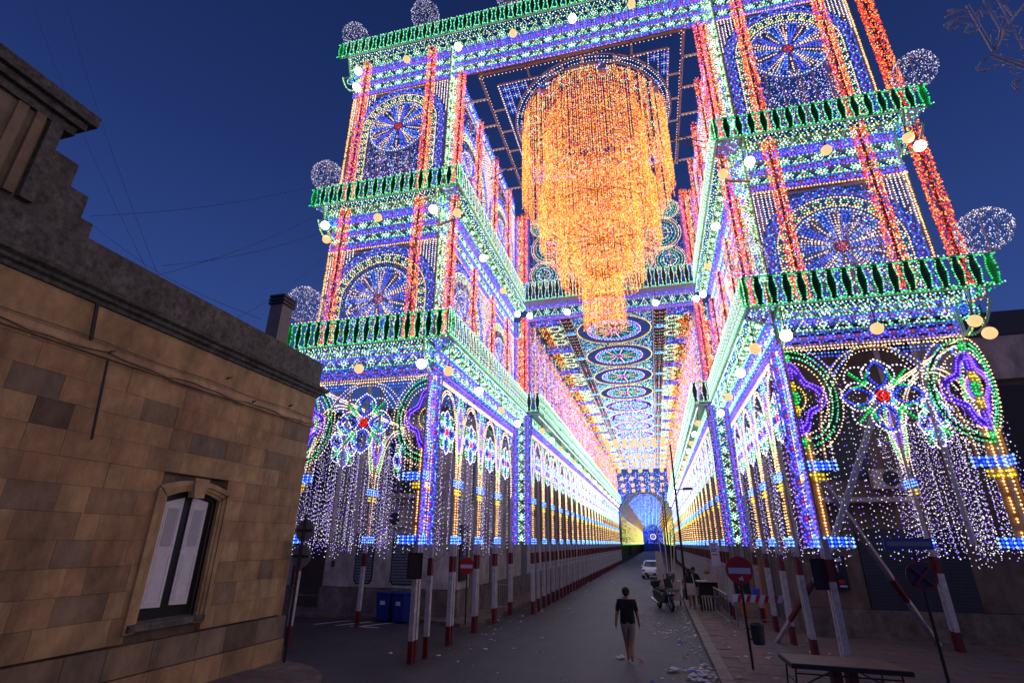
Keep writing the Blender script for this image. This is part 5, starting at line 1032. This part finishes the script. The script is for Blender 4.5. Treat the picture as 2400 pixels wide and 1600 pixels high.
t = thing('vendor_cart', 'white vendor cart with upright furled poles beside the scooter', 'cart', (.45, 31, 0)); mb = MB(); mb.box((.15, 29.9, .75), (.95, 30.9, 1.15), M['canvas']); mb.box((.2, 30, .25), (.9, 30.8, .74), M['canvas']); bd = mb.build('cart_body', t)
mb = MB(); mb.box((.18, 29.86, 1.17), (.82, 29.9, 1.6), M['canvas']); b = mb.build('picture_board', t); mb = MB(); mb.box((.3, 29.85, 1.24), (.72, 29.858, 1.52), M['rust']); mb.box((.36, 29.842, 1.3), (.66, 29.849, 1.40), M['green_c']); mb.box((.4, 29.842, 1.42), (.62, 29.849, 1.50), M['lilac']); mb.build('picture', b)
mb = MB(); mb.box((-.15, 31, .5), (.14, 31.06, 2.55), M['canvas']); mb.build('tall_panel', t)
for i, (a, b) in enumerate(((.25, .05), (.42, .4), (.6, .75), (.7, .95))): mb = MB(); mb.bar((a, 30.3, 1.15), (b, 30.5, 3.9-.1*i), .09, M['canvas'], 8, .05); mb.build('furled_pole', t)
for x in (.2, .9): mb = MB(); mb.cyl((x-.03, 30.4, .28), .28, .06, M['rubber'], 18, axis='x'); mb.build('wheel', t)
t = thing('street_lamp', 'thin dark street lamp with one short arm beside the gallery', 'street lamp', (1.0, 32, 0)); mb = MB(); mb.cyl((1.3, 32, .1), .07, 8.4, M['black'], 12, .05); mb.build('pole', t); mb = MB(); mb.bar((1.3, 32, 5.85), (2.0, 32, 5.92), .05, M['black']); mb.build('arm', t); mb = MB(); mb.box((1.75, 31.9, 5.85), (2.25, 32.1, 5.98), M['shut_dark']); mb.build('lamp_head', t)
for i, (x, y, h_) in enumerate(((.95, 50, 8), (.95, 62, 7))): mb = MB(); mb.cyl((x, y, 0), .07, h_, M['black'], 8, .05); tag(mb.build('utility_pole'), '%s thin dark pole far down the right kerb' % ('nearer' if i == 0 else 'farther'), 'pole')

# ------------------------------------------------------------ scooter
def scooter(loc, rz):
    t = thing('scooter', 'dark grey maxi scooter with orange indicator parked by the kerb', 'scooter', loc, rz=rz); T_ = lambda mb, n, p=t, **k: mb.build(n, p, True, **k)
    for i, x in enumerate((-.68, .68)):
        mb = MB(); 
        for q in range(18):
            a, b = 2*PI*q/18, 2*PI*(q+1)/18; mb.bar((x+.22*math.cos(a), 0, .27+.22*math.sin(a)), (x+.22*math.cos(b), 0, .27+.22*math.sin(b)), .12, M['rubber'], 6)
        wl = T_(mb, 'wheel'); mb = MB(); mb.cyl((x, -.04, .27), .16, .08, M['silver'], 12, axis='y'); T_(mb, 'rim', wl)
    mb = MB(); mb.prism([(-1.0, .62), (-.95, .45), (-.5, .34), (.15, .28), (.32, .42), (.5, .75), (.62, .85), (.58, .98), (.42, 1.0), (.28, .8), (.05, .62), (-.1, .75), (-.55, .82), (-1.02, .82)], -.17, .17, M['scoot'], 'y'); T_(mb, 'fairing', bevel=.03)
    mb = MB(); mb.prism([(.42, .68), (.78, .62), (.86, .72), (.72, .95), (.5, 1.02)], -.16, .16, M['scoot'], 'y'); n_ = T_(mb, 'nose', bevel=.03)
    mb = MB(); mb.prism([(-.12, .76), (-.55, .83), (-1.0, .83), (-.98, .95), (-.6, .93), (-.15, .86)], -.15, .15, M['rubber'], 'y'); T_(mb, 'seat', bevel=.03)
    mb = MB(); mb.box((-1.15, -.2, .93), (-.8, .2, 1.22), M['rubber']); T_(mb, 'top_box', bevel=.06)
    mb = MB(); mb.prism([(.5, 1.0), (.68, .95), (.45, 1.38), (.40, 1.38)], -.17, .17, M['glass'], 'y'); T_(mb, 'windscreen')
    mb = MB(); mb.bar((.42, -.34, 1.06), (.42, .34, 1.06), .035, M['black'], 8); hb = T_(mb, 'handlebar')
    for s_ in (-1, 1): mb = MB(); mb.bar((.42, s_*.25, 1.06), (.40, s_*.32, 1.25), .015, M['black']); mb.ball((.40, s_*.34, 1.27), .055, M['black'], 8, 6); T_(mb, 'mirror', hb); mb = MB(); mb.prism([(.55, .86), (.80, .73), (.82, .77), (.6, .93)], s_*.165-.004, s_*.165+.012, M['orange'], 'y'); T_(mb, 'indicator', n_); mb = MB(); mb.ball((.82, s_*.09, .76), .055, M['signwhite'], 8, 6); T_(mb, 'headlight', n_)
    for s_ in (-1, 1): mb = MB(); mb.bar((.6, s_*.09, .8), (.68, s_*.09, .27), .05, M['silver'], 8); T_(mb, 'fork')
    mb = MB(); mb.bar((-.35, -.2, .25), (-1.05, -.22, .42), .09, M['silver'], 10, .12); T_(mb, 'exhaust'); mb = MB(); mb.prism([(.42, .50), (.9, .50), (.86, .58), (.5, .60)], -.08, .08, M['scoot'], 'y'); T_(mb, 'mudguard')
scooter((.12, 28.3, 0), R(-66))
# ------------------------------------------------------------ white car
def car(loc, rz):
    t = thing('parked_car', 'small white hatchback far down the road facing the camera', 'car', loc, rz=rz); T_ = lambda mb, n, p=t, **k: mb.build(n, p, True, **k)
    mb = MB(); mb.prism([(-1.85, .3), (1.8, .28), (1.88, .6), (1.7, .85), (.95, .98), (.35, 1.42), (-1.1, 1.48), (-1.7, 1.05), (-1.88, .7)], -.78, .78, M['carw'], 'y'); T_(mb, 'body', bevel=.06)
    mb = MB(); mb.add([(1.02, -.66, .98), (1.02, .66, .98), (.45, .6, 1.38), (.45, -.6, 1.38)], [(0, 1, 2, 3)], M['glass'], Matrix.Translation((.03, 0, .03))); T_(mb, 'windscreen')
    for s_ in (-1, 1):
        mb = MB(); mb.prism([(.8, .98), (.35, 1.34), (-.3, 1.38), (-.3, .98)], s_*.785-.004, s_*.785+.004, M['glass'], 'y'); T_(mb, 'window'); mb = MB(); mb.prism([(-.36, .98), (-.36, 1.38), (-1.05, 1.38), (-1.4, 1.0)], s_*.785-.004, s_*.785+.004, M['glass'], 'y'); T_(mb, 'window')
        mb = MB(); mb.box((1.78, s_*.6-.14, .62), (1.86, s_*.6+.14, .78), M['silver']); T_(mb, 'headlight'); mb = MB(); mb.box((.75, s_*.86-.08, .95), (.9, s_*.86+.08, 1.07), M['carw']); T_(mb, 'mirror')
        for x in (-1.2, 1.2): mb = MB(); mb.cyl((x, s_*.74-.1, .3), .31, .2, M['rubber'], 18, axis='y'); wl = T_(mb, 'wheel'); mb = MB(); mb.cyl((x, s_*.74-.105, .3), .18, .21, M['silver'], 10, axis='y'); T_(mb, 'rim', wl)
    mb = MB(); mb.box((1.80, -.5, .32), (1.885, .5, .5), M['black']); T_(mb, 'grille'); mb = MB(); mb.box((1.886, -.24, .38), (1.895, .24, .48), M['signwhite']); T_(mb, 'number_plate')
car((-.55, 53, 0), R(-98))
# the open car door side panel seen left of it is part of the car's outline
# ------------------------------------------------------------ people
def person(label, loc, rz, J, parts, hair, h=1.75, group=None, skin='skin_d'):
    """J: joints (name -> xyz, radius); parts: (material, test(point)) list in order; one continuous skinned body"""
    t = thing('person', label, 'person', loc, group, rz); s_ = h/1.75
    edges = [('pelvis', 'waist'), ('waist', 'chest'), ('chest', 'neck'), ('neck', 'jaw'), ('jaw', 'skull'), ('skull', 'crown')]
    for s in 'LR': edges += [('chest', 'sho'+s), ('sho'+s, 'elb'+s), ('elb'+s, 'wri'+s), ('wri'+s, 'palm'+s), ('pelvis', 'hip'+s), ('hip'+s, 'kne'+s), ('kne'+s, 'ank'+s), ('ank'+s, 'toe'+s)]
    names = ['pelvis']+[n for n in J if n != 'pelvis']; me = bpy.data.meshes.new('body'); me.from_pydata([tuple(c*s_ for c in J[n][0]) for n in names], [(names.index(a), names.index(b)) for a, b in edges], [])
    o = bpy.data.objects.new('body', me); COL.objects.link(o); sk = o.modifiers.new('skin', 'SKIN'); sk.use_smooth_shade = True
    for i, n in enumerate(names): r = J[n][1]; me.skin_vertices[0].data[i].radius = (r[0]*s_, r[1]*s_) if isinstance(r, tuple) else (r*s_, r*s_)
    me.skin_vertices[0].data[0].use_root = True; ss = o.modifiers.new('sub', 'SUBSURF'); ss.levels = 2; ss.render_levels = 2
    dg = bpy.context.evaluated_depsgraph_get(); m2 = bpy.data.meshes.new_from_object(o.evaluated_get(dg)); bpy.data.objects.remove(o)
    # fingers, nose and ears are joined into the same body
    mb = MB(); Sk = M[skin]
    for s in 'LR':
        P = Vector(J['palm'+s][0])*s_; W_2 = Vector(J['wri'+s][0])*s_; d = (P-W_2).normalized(); sd = Vector((0, 1, 0)) if abs(d.y) < .8 else Vector((1, 0, 0)); inw = Vector((-1 if P.x > 0 else 1, 0, 0))
        for k, L in enumerate((.065, .075, .07, .055)):
            b = P+d*.015+sd*(.030-.019*k); m_ = b+d*L*.55; e_ = m_+d*L*.4+inw*.02; mb.bar(b, m_, .018, Sk, 6); mb.bar(m_, e_, .016, Sk, 6, .012)
        b = P-d*.04+sd*.035; mb.bar(b, b+sd*.03+d*.035, .02, Sk, 6); mb.bar(b+sd*.03+d*.035, b+sd*.032+d*.065, .018, Sk, 6, .013)
    sc_ = Vector(J['skull'][0])*s_; mb.bar(sc_+Vector((0, .085, -.02)), sc_+Vector((0, .12, -.035)), .03, Sk, 4, .02)
    for q in (-1, 1): mb.ball(sc_+Vector((q*.083, 0, -.03)), .026, Sk, 6, 5); mb.ball(sc_+Vector((q*.032, .088, 0)), .012, M['hair'], 6, 4)
    mb.bar(sc_+Vector((-.025, .093, -.07)), sc_+Vector((.025, .093, -.07)), .012, M['post_r'], 4)
    ex = mb.mesh('ex'); bm = bmesh.new(); bm.from_mesh(m2); nb_ = len(bm.faces); bm.from_mesh(ex); bm.faces.ensure_lookup_table()
    mats = [Sk, M['hair'], M['post_r']]; 
    for m_, f in parts:
        if m_ not in mats: mats.append(m_)
    for i, f in enumerate(bm.faces):
        if i < nb_:
            c = f.calc_center_median()/s_; f.material_index = 0
            for m_, tst in parts:
                if tst(c): f.material_index = mats.index(m_); break
        f.smooth = True
    out_ = bpy.data.meshes.new('body'); bm.to_mesh(out_); bm.free()
    for m_ in mats: out_.materials.append(m_)
    place('body', out_, t, WL[t])
    mb = MB(); c = Vector(J['skull'][0])*s_+Vector((0, -.012, .028)); mb.ball(c, .104*s_, M['hair'], 14, 9, 1.0)
    if hair == 'long': mb.ball(c+Vector((0, -.05, -.10)), .085*s_, M['hair'], 12, 8, 1.5)
    else: mb.ball(c+Vector((0, -.03, -.05)), .082*s_, M['hair'], 12, 8)
    hm = mb.mesh('hair'); hm.polygons.foreach_set('use_smooth', [True]*len(hm.polygons)); place('hair', hm, t, WL[t]); return t
def std():
    return dict(pelvis=((0, 0, .95), (.155, .11)), waist=((0, .0, 1.1), (.145, .105)), chest=((0, 0, 1.33), (.165, .115)), neck=((0, 0, 1.49), (.06, .06)), jaw=((0, .025, 1.56), (.062, .068)), skull=((0, .01, 1.65), (.082, .095)), crown=((0, 0, 1.71), (.055, .065)),
        shoL=((-.175, 0, 1.41), .068), shoR=((.175, 0, 1.41), .068), elbL=((-.25, -.03, 1.14), .045), elbR=((.25, -.03, 1.14), .045), wriL=((-.27, .04, .9), .030), wriR=((.27, .04, .9), .030), palmL=((-.275, .06, .82), (.022, .042)), palmR=((.275, .06, .82), (.022, .042)),
        hipL=((-.095, 0, .88), .095), hipR=((.095, 0, .88), .095), kneL=((-.1, .02, .48), .062), kneR=((.1, .02, .48), .062), ankL=((-.1, -.02, .09), .042), ankR=((.1, -.02, .09), .042), toeL=((-.11, .14, .035), (.045, .03)), toeR=((.11, .14, .035), (.045, .03)))
shoe = mat('pale_shoes', (.42, .38, .34), .7)
J = std(); J['elbL'] = ((-.27, -.05, 1.13), .046); J['wriL'] = ((-.31, .0, .89), .031); J['palmL'] = ((-.315, .02, .81), (.022, .042)); J['elbR'] = ((.26, -.02, 1.13), .046); J['wriR'] = ((.30, .08, .90), .031); J['palmR'] = ((.30, .11, .82), (.022, .042))
J['kneL'] = ((-.055, .10, .50), .062); J['ankL'] = ((-.03, .06, .10), .042); J['toeL'] = ((-.05, .22, .04), (.045, .03)); J['kneR'] = ((.075, .0, .49), .062); J['ankR'] = ((.045, -.22, .17), .042); J['toeR'] = ((.06, -.12, .05), (.045, .03)); J['chest'] = ((0, .01, 1.33), (.215, .135)); J['pelvis'] = ((0, 0, .95), (.19, .14)); J['waist'] = ((0, 0, 1.1), (.195, .14)); J['shoL'] = ((-.205, 0, 1.42), .085); J['shoR'] = ((.205, 0, 1.42), .085); J['hipL'] = ((-.1, 0, .86), .12); J['hipR'] = ((.1, 0, .86), .12); J['kneL'] = (J['kneL'][0], .078); J['kneR'] = (J['kneR'][0], .078); J['neck'] = ((0, 0, 1.49), .072)
def shirt(zlo, zsl, ztop=1.485): return lambda c: (zlo < c.z < ztop and abs(c.x) < .25 and not (c.z > 1.46 and abs(c.x) < .055 and c.y > .0)) or (c.z > zsl and abs(c.x) >= .15 and c.z < ztop)
person('man in black t-shirt and beige shorts walking away up the road', (-.97, 15.95, 0), R(5), J, [(M['shirt_b'], shirt(.9, 1.2)), (M['shorts2'], lambda c: .54 < c.z <= .95 and abs(c.x) < .255), (shoe, lambda c: c.z < .10)], 'short', 1.79, skin='skin_l')
J = std(); J['wriR'] = ((.22, .16, 1.0), .028); J['palmR'] = ((.2, .22, 1.0), (.022, .042)); J['pelvis'] = ((0, 0, .95), (.15, .11)); J['chest'] = ((0, 0, 1.33), (.15, .105))
person('person in dark sleeveless top with a cream tote bag, seen from behind', (1.35, 28.0, .12), R(14), J, [(M['shirt_n'], shirt(.85, 1.38)), (M['shorts'], lambda c: .55 < c.z <= .87 and abs(c.x) < .2), (shoe, lambda c: c.z < .09)], 'long', 1.7)
mb = MB(); mb.box((1.17, 27.68, .70), (1.57, 27.76, 1.20), M['canvas']); mb.path([(1.52, 27.72, 1.2), (1.50, 27.78, 1.45), (1.46, 27.93, 1.60)], .04, M['canvas']); o = mb.build('tote_bag', bevel=.015); tag(o, 'cream tote bag on the back of the person in the dark top', 'bag')
J = std(); J['wriL'] = ((-.3, .2, 1.1), .028); J['palmL'] = ((-.32, .27, 1.1), (.022, .042)); J['wriR'] = ((.34, .1, 1.05), .028); J['palmR'] = ((.38, .16, 1.04), (.022, .042))
person('person in black top facing the camera behind the tote bag', (1.60, 28.75, .12), R(175), J, [(M['shirt_b'], shirt(.88, 1.2)), (M['shorts'], lambda c: .5 < c.z <= .9 and abs(c.x) < .22), (shoe, lambda c: c.z < .09)], 'short', 1.75)
J = std(); dz = -.42
for k in list(J):
    p, r = J[k]; J[k] = ((p[0], p[1], p[2]+dz), r)
for s, q in (('L', -1), ('R', 1)):
    J['hip'+s] = ((q*.095, .05, .50), .09); J['kne'+s] = ((q*.13, .45, .50), .062); J['ank'+s] = ((q*.12, .46, .09), .042); J['toe'+s] = ((q*.12, .6, .035), (.045, .03)); J['elb'+s] = ((q*.25, .1, .78), .045); J['wri'+s] = ((q*.12, .32, .68), .03); J['palm'+s] = ((q*.08, .38, .66), (.022, .042))
person('person in a green t-shirt and jeans sitting by the street lamp', (1.42, 32.6, .12), R(160), J, [(M['green_c'], lambda c: .56 < c.z < 1.06 and c.y < .2 and abs(c.x) < .24), (M['jeans'], lambda c: .1 < c.z <= .6 and not abs(c.x) > .24), (M['black'], lambda c: c.z < .1)], 'short', 1.72)
mb = MB(); mb.box((1.2, 32.4, .52), (1.62, 32.82, .56), M['canvas']); [mb.bar((a, b, .12), (a, b, .52), .03, M['metal']) for a in (1.23, 1.59) for b in (32.43, 32.79)]; mb.box((1.2, 32.80, .56), (1.62, 32.83, .95), M['canvas']); tag(mb.build('plastic_chair'), 'pale plastic chair under the person in green', 'chair')

# ------------------------------------------------------------ overhead wires and the unlit ornament at the top right
for i, (a, b) in enumerate((((-26.8, 11, 28.6), (-14.9, 11, 10.9)), ((-29, 11, 28.7), (-15.3, 11, 11.0)), ((-19.1, 11, 14.0), (-9.6, 13, 15.4)), ((-14.9, 11, 11.3), (-9.1, 13, 13.5)), ((-19, 11, 13.7), (-10.5, 11, 8.9)), ((-15.5, 11, 10.9), (-9.7, 13, 14.4)), ((-11.7, 11, 8.9), (-9.6, 13, 12.8)))):
    mb = MB(); A, B = Vector(a), Vector(b); mb.path([A.lerp(B, t)+Vector((0, 0, -.35*math.sin(PI*t))) for t in np.linspace(0, 1, 9)], .010, mat('cable_grey', (.10, .12, .22), .7) if i == 0 else bpy.data.materials['cable_grey'])
    tag(mb.build('overhead_wire'), ['steep thin wire crossing the left sky, left one of the pair', 'steep thin wire crossing the left sky, right one of the pair', 'thin wire rising gently to the left middle balcony', 'thin wire rising to the left tower from above the parapet', 'thin wire falling right towards the chimney', 'thin wire rising from the parapet to the lower globes', 'shortest thin wire above the chimney'][i], 'wire', 'thin wires in the left sky')
DECO = [[(5.65, 10.80), (5.67, 10.12), (5.60, 9.94), (5.52, 9.81)], [(5.45, 10.80), (5.50, 9.79)], [(5.50, 9.75), (5.77, 9.51), (5.88, 9.40)], [(5.41, 9.68), (5.71, 9.34), (5.83, 9.22)], [(5.52, 9.80), (5.83, 10.28), (5.92, 10.38), (6.22, 10.71)], [(5.45, 10.36), (5.39, 10.48), (5.31, 10.55), (5.20, 10.55), (5.12, 10.50), (5.12, 10.42), (5.19, 10.42), (5.25, 10.45)],
        [(5.45, 10.29), (5.36, 10.19), (5.29, 10.19), (5.25, 10.25), (5.28, 10.32), (5.33, 10.33)], [(5.39, 9.68), (5.29, 9.63), (5.21, 9.54), (5.24, 9.46), (5.31, 9.45), (5.36, 9.48)], [(5.45, 10.63), (5.29, 10.63), (5.08, 10.53)], [(5.42, 10.66), (5.23, 10.67), (5.08, 10.61)], [(5.41, 10.69), (5.31, 10.74), (5.19, 10.75), (5.20, 10.80), (5.26, 10.78)],
        [(5.92, 10.70), (5.95, 10.45), (6.02, 10.48)], [(5.81, 10.74), (5.81, 10.26), (5.82, 9.68)], [(5.51, 10.60), (5.59, 10.71), (5.58, 10.50)], [(5.67, 9.20), (5.59, 9.19), (5.56, 9.12), (5.58, 9.05), (5.62, 9.03)]]
t = thing('unlit_ornament', 'grey unlit scrollwork lighting frame at the top right corner', 'ornament', (5.6, 7, 9)); 
for k, pl in enumerate(DECO):
    th = .05 if k < 5 else .032; mb = MB(); P = [Vector((x, 7+.04*(k % 3), z)) for x, z in pl]
    if k > 4 and len(P) > 4:
        Q = []
        for a, b in zip(P, P[1:]): Q += [a.lerp(b, q/3) for q in range(3)]
        P = Q+[P[-1]]
    mb.path(P, th, M['oldiron'], 6); bl = None; mb.build('scroll' if k > 4 else 'bar', t)
mb = MB(); rnd = random.Random(4)
for k in range(90): x = rnd.uniform(5.72, 6.6); z = rnd.uniform(9.5, 11.0); y = 7+rnd.uniform(0, .5); mb.bar((x, y, z), (x+rnd.uniform(-.12, .12), y+.05, z+rnd.uniform(-.12, .12)), .012, M['oldiron'])
mb.build('tangled_wiring', t)['kind'] = 'stuff'
rnd = random.Random(8)
for j, (x, z, y0, lab) in enumerate(((XL, 2.7, YF, 'black supply cable slung along the left tower posts'), (XR, 2.75, YF, 'black supply cable slung along the right tower posts'))):
    mb = MB()
    for i in range(4):
        a = Vector((x-.1, y0+i*2.42, z)); b = Vector((x-.1, y0+(i+1)*2.42, z)); mb.path([a.lerp(b, t)-Vector((0, 0, .28*math.sin(PI*t))) for t in np.linspace(0, 1, 8)], .02, M['wire'], 5)
    tag(mb.build('supply_cable'), lab, 'cable')
# ------------------------------------------------------------ litter and road marks
rnd = random.Random(21); lm = ['paper']*18+['canvas']*6+['paper_b', 'paper_r', 'paper_y', 'paper_y']
def scrap(mb, x, y, s, m, z=.0):
    a = rnd.uniform(0, PI); k = rnd.uniform(.3, .8); ux, uy = math.cos(a)*s, math.sin(a)*s; vx, vy = -math.sin(a)*s*k, math.cos(a)*s*k; h_ = [rnd.uniform(.004, .035)+z for _ in range(5)]
    mb.add([(x-ux-vx, y-uy-vy, h_[0]), (x+ux-vx, y+uy-vy, h_[1]), (x+ux+vx, y+uy+vy, h_[2]), (x-ux+vx, y-uy+vy, h_[3]), (x, y, h_[4]+.02)], [(0, 1, 4), (1, 2, 4), (2, 3, 4), (3, 0, 4)], m)
mb = MB()
for k in range(640):
    q = rnd.random()
    if q < .35: x = 1.0-abs(rnd.gauss(0, .55)); y = rnd.uniform(13.5, 60)
    elif q < .6: x = GX0+rnd.gauss(0, .35)-.1; y = rnd.uniform(16, 85)
    elif q < .75: x = rnd.gauss(.2, .7); y = rnd.gauss(22, 1.6)
    else: x = rnd.uniform(-9.5, 1); y = rnd.uniform(12.5, 50)
    scrap(mb, min(x, 1.0), y, rnd.choice([.03, .04, .05, .07, .10])*.5*(1+y/50), M[rnd.choice(lm)])
for k in range(60): scrap(mb, rnd.gauss(.75, .28), rnd.gauss(14.9, .5), rnd.uniform(.04, .10), M[rnd.choice(['paper']*12+['paper_b', 'paper_r'])], .02)
for k in range(45): scrap(mb, rnd.uniform(1.5, 5), rnd.uniform(12, 24), rnd.uniform(.025, .07), M[rnd.choice(lm)], .14)
tag(mb.build('litter'), 'paper scraps scattered over the road and kerbs', 'litter', kind='stuff')
for (x, y, s, m_, lb_) in ((-1.25, 16.35, .15, 'paper', 'crumpled white paper on the road left of the walking man'), (-.70, 16.1, .07, 'paper_r', 'small red carton at the walking man\'s feet'), (.45, 19.3, .10, 'paper_b', 'blue wrapper on the road before the kerb'), (.1, 15.2, .2, 'paper', 'long torn white paper near the kerb heap')):
    mb = MB(); scrap(mb, x, y, s, M[m_], .02); scrap(mb, x+.03, y+.02, s*.7, M[m_], .05); scrap(mb, x-.04, y, s*.6, M[m_], .04); tag(mb.build('crumpled_paper'), lb_, 'paper')
mb = MB()
for (a, b, c, d) in ((-14.2, 19.6, -13.6, 20.4), (-13.3, 19.1, -12.4, 20.2), (-12.2, 18.9, -11.6, 19.9)):
    pass
for k in range(3): x = -13.0+k*.95; mb.prism([(x, 19.2), (x+.14, 19.2), (x+.9, 20.5), (x+.76, 20.5)], .0, .004, M['signwhite'], 'z')
mb.prism([(-11.4, 19.15), (-10.2, 19.15), (-10.2, 19.27), (-11.4, 19.27)], .0, .004, M['signwhite'], 'z')
mb.prism([(.35, 13.0), (1.05, 13.0), (1.05, 13.4), (.25, 13.4)], 0, .004, M['signback'], 'z')
tag(mb.build('road_marking'), kind='structure')
print('bulbs total', NB[0])
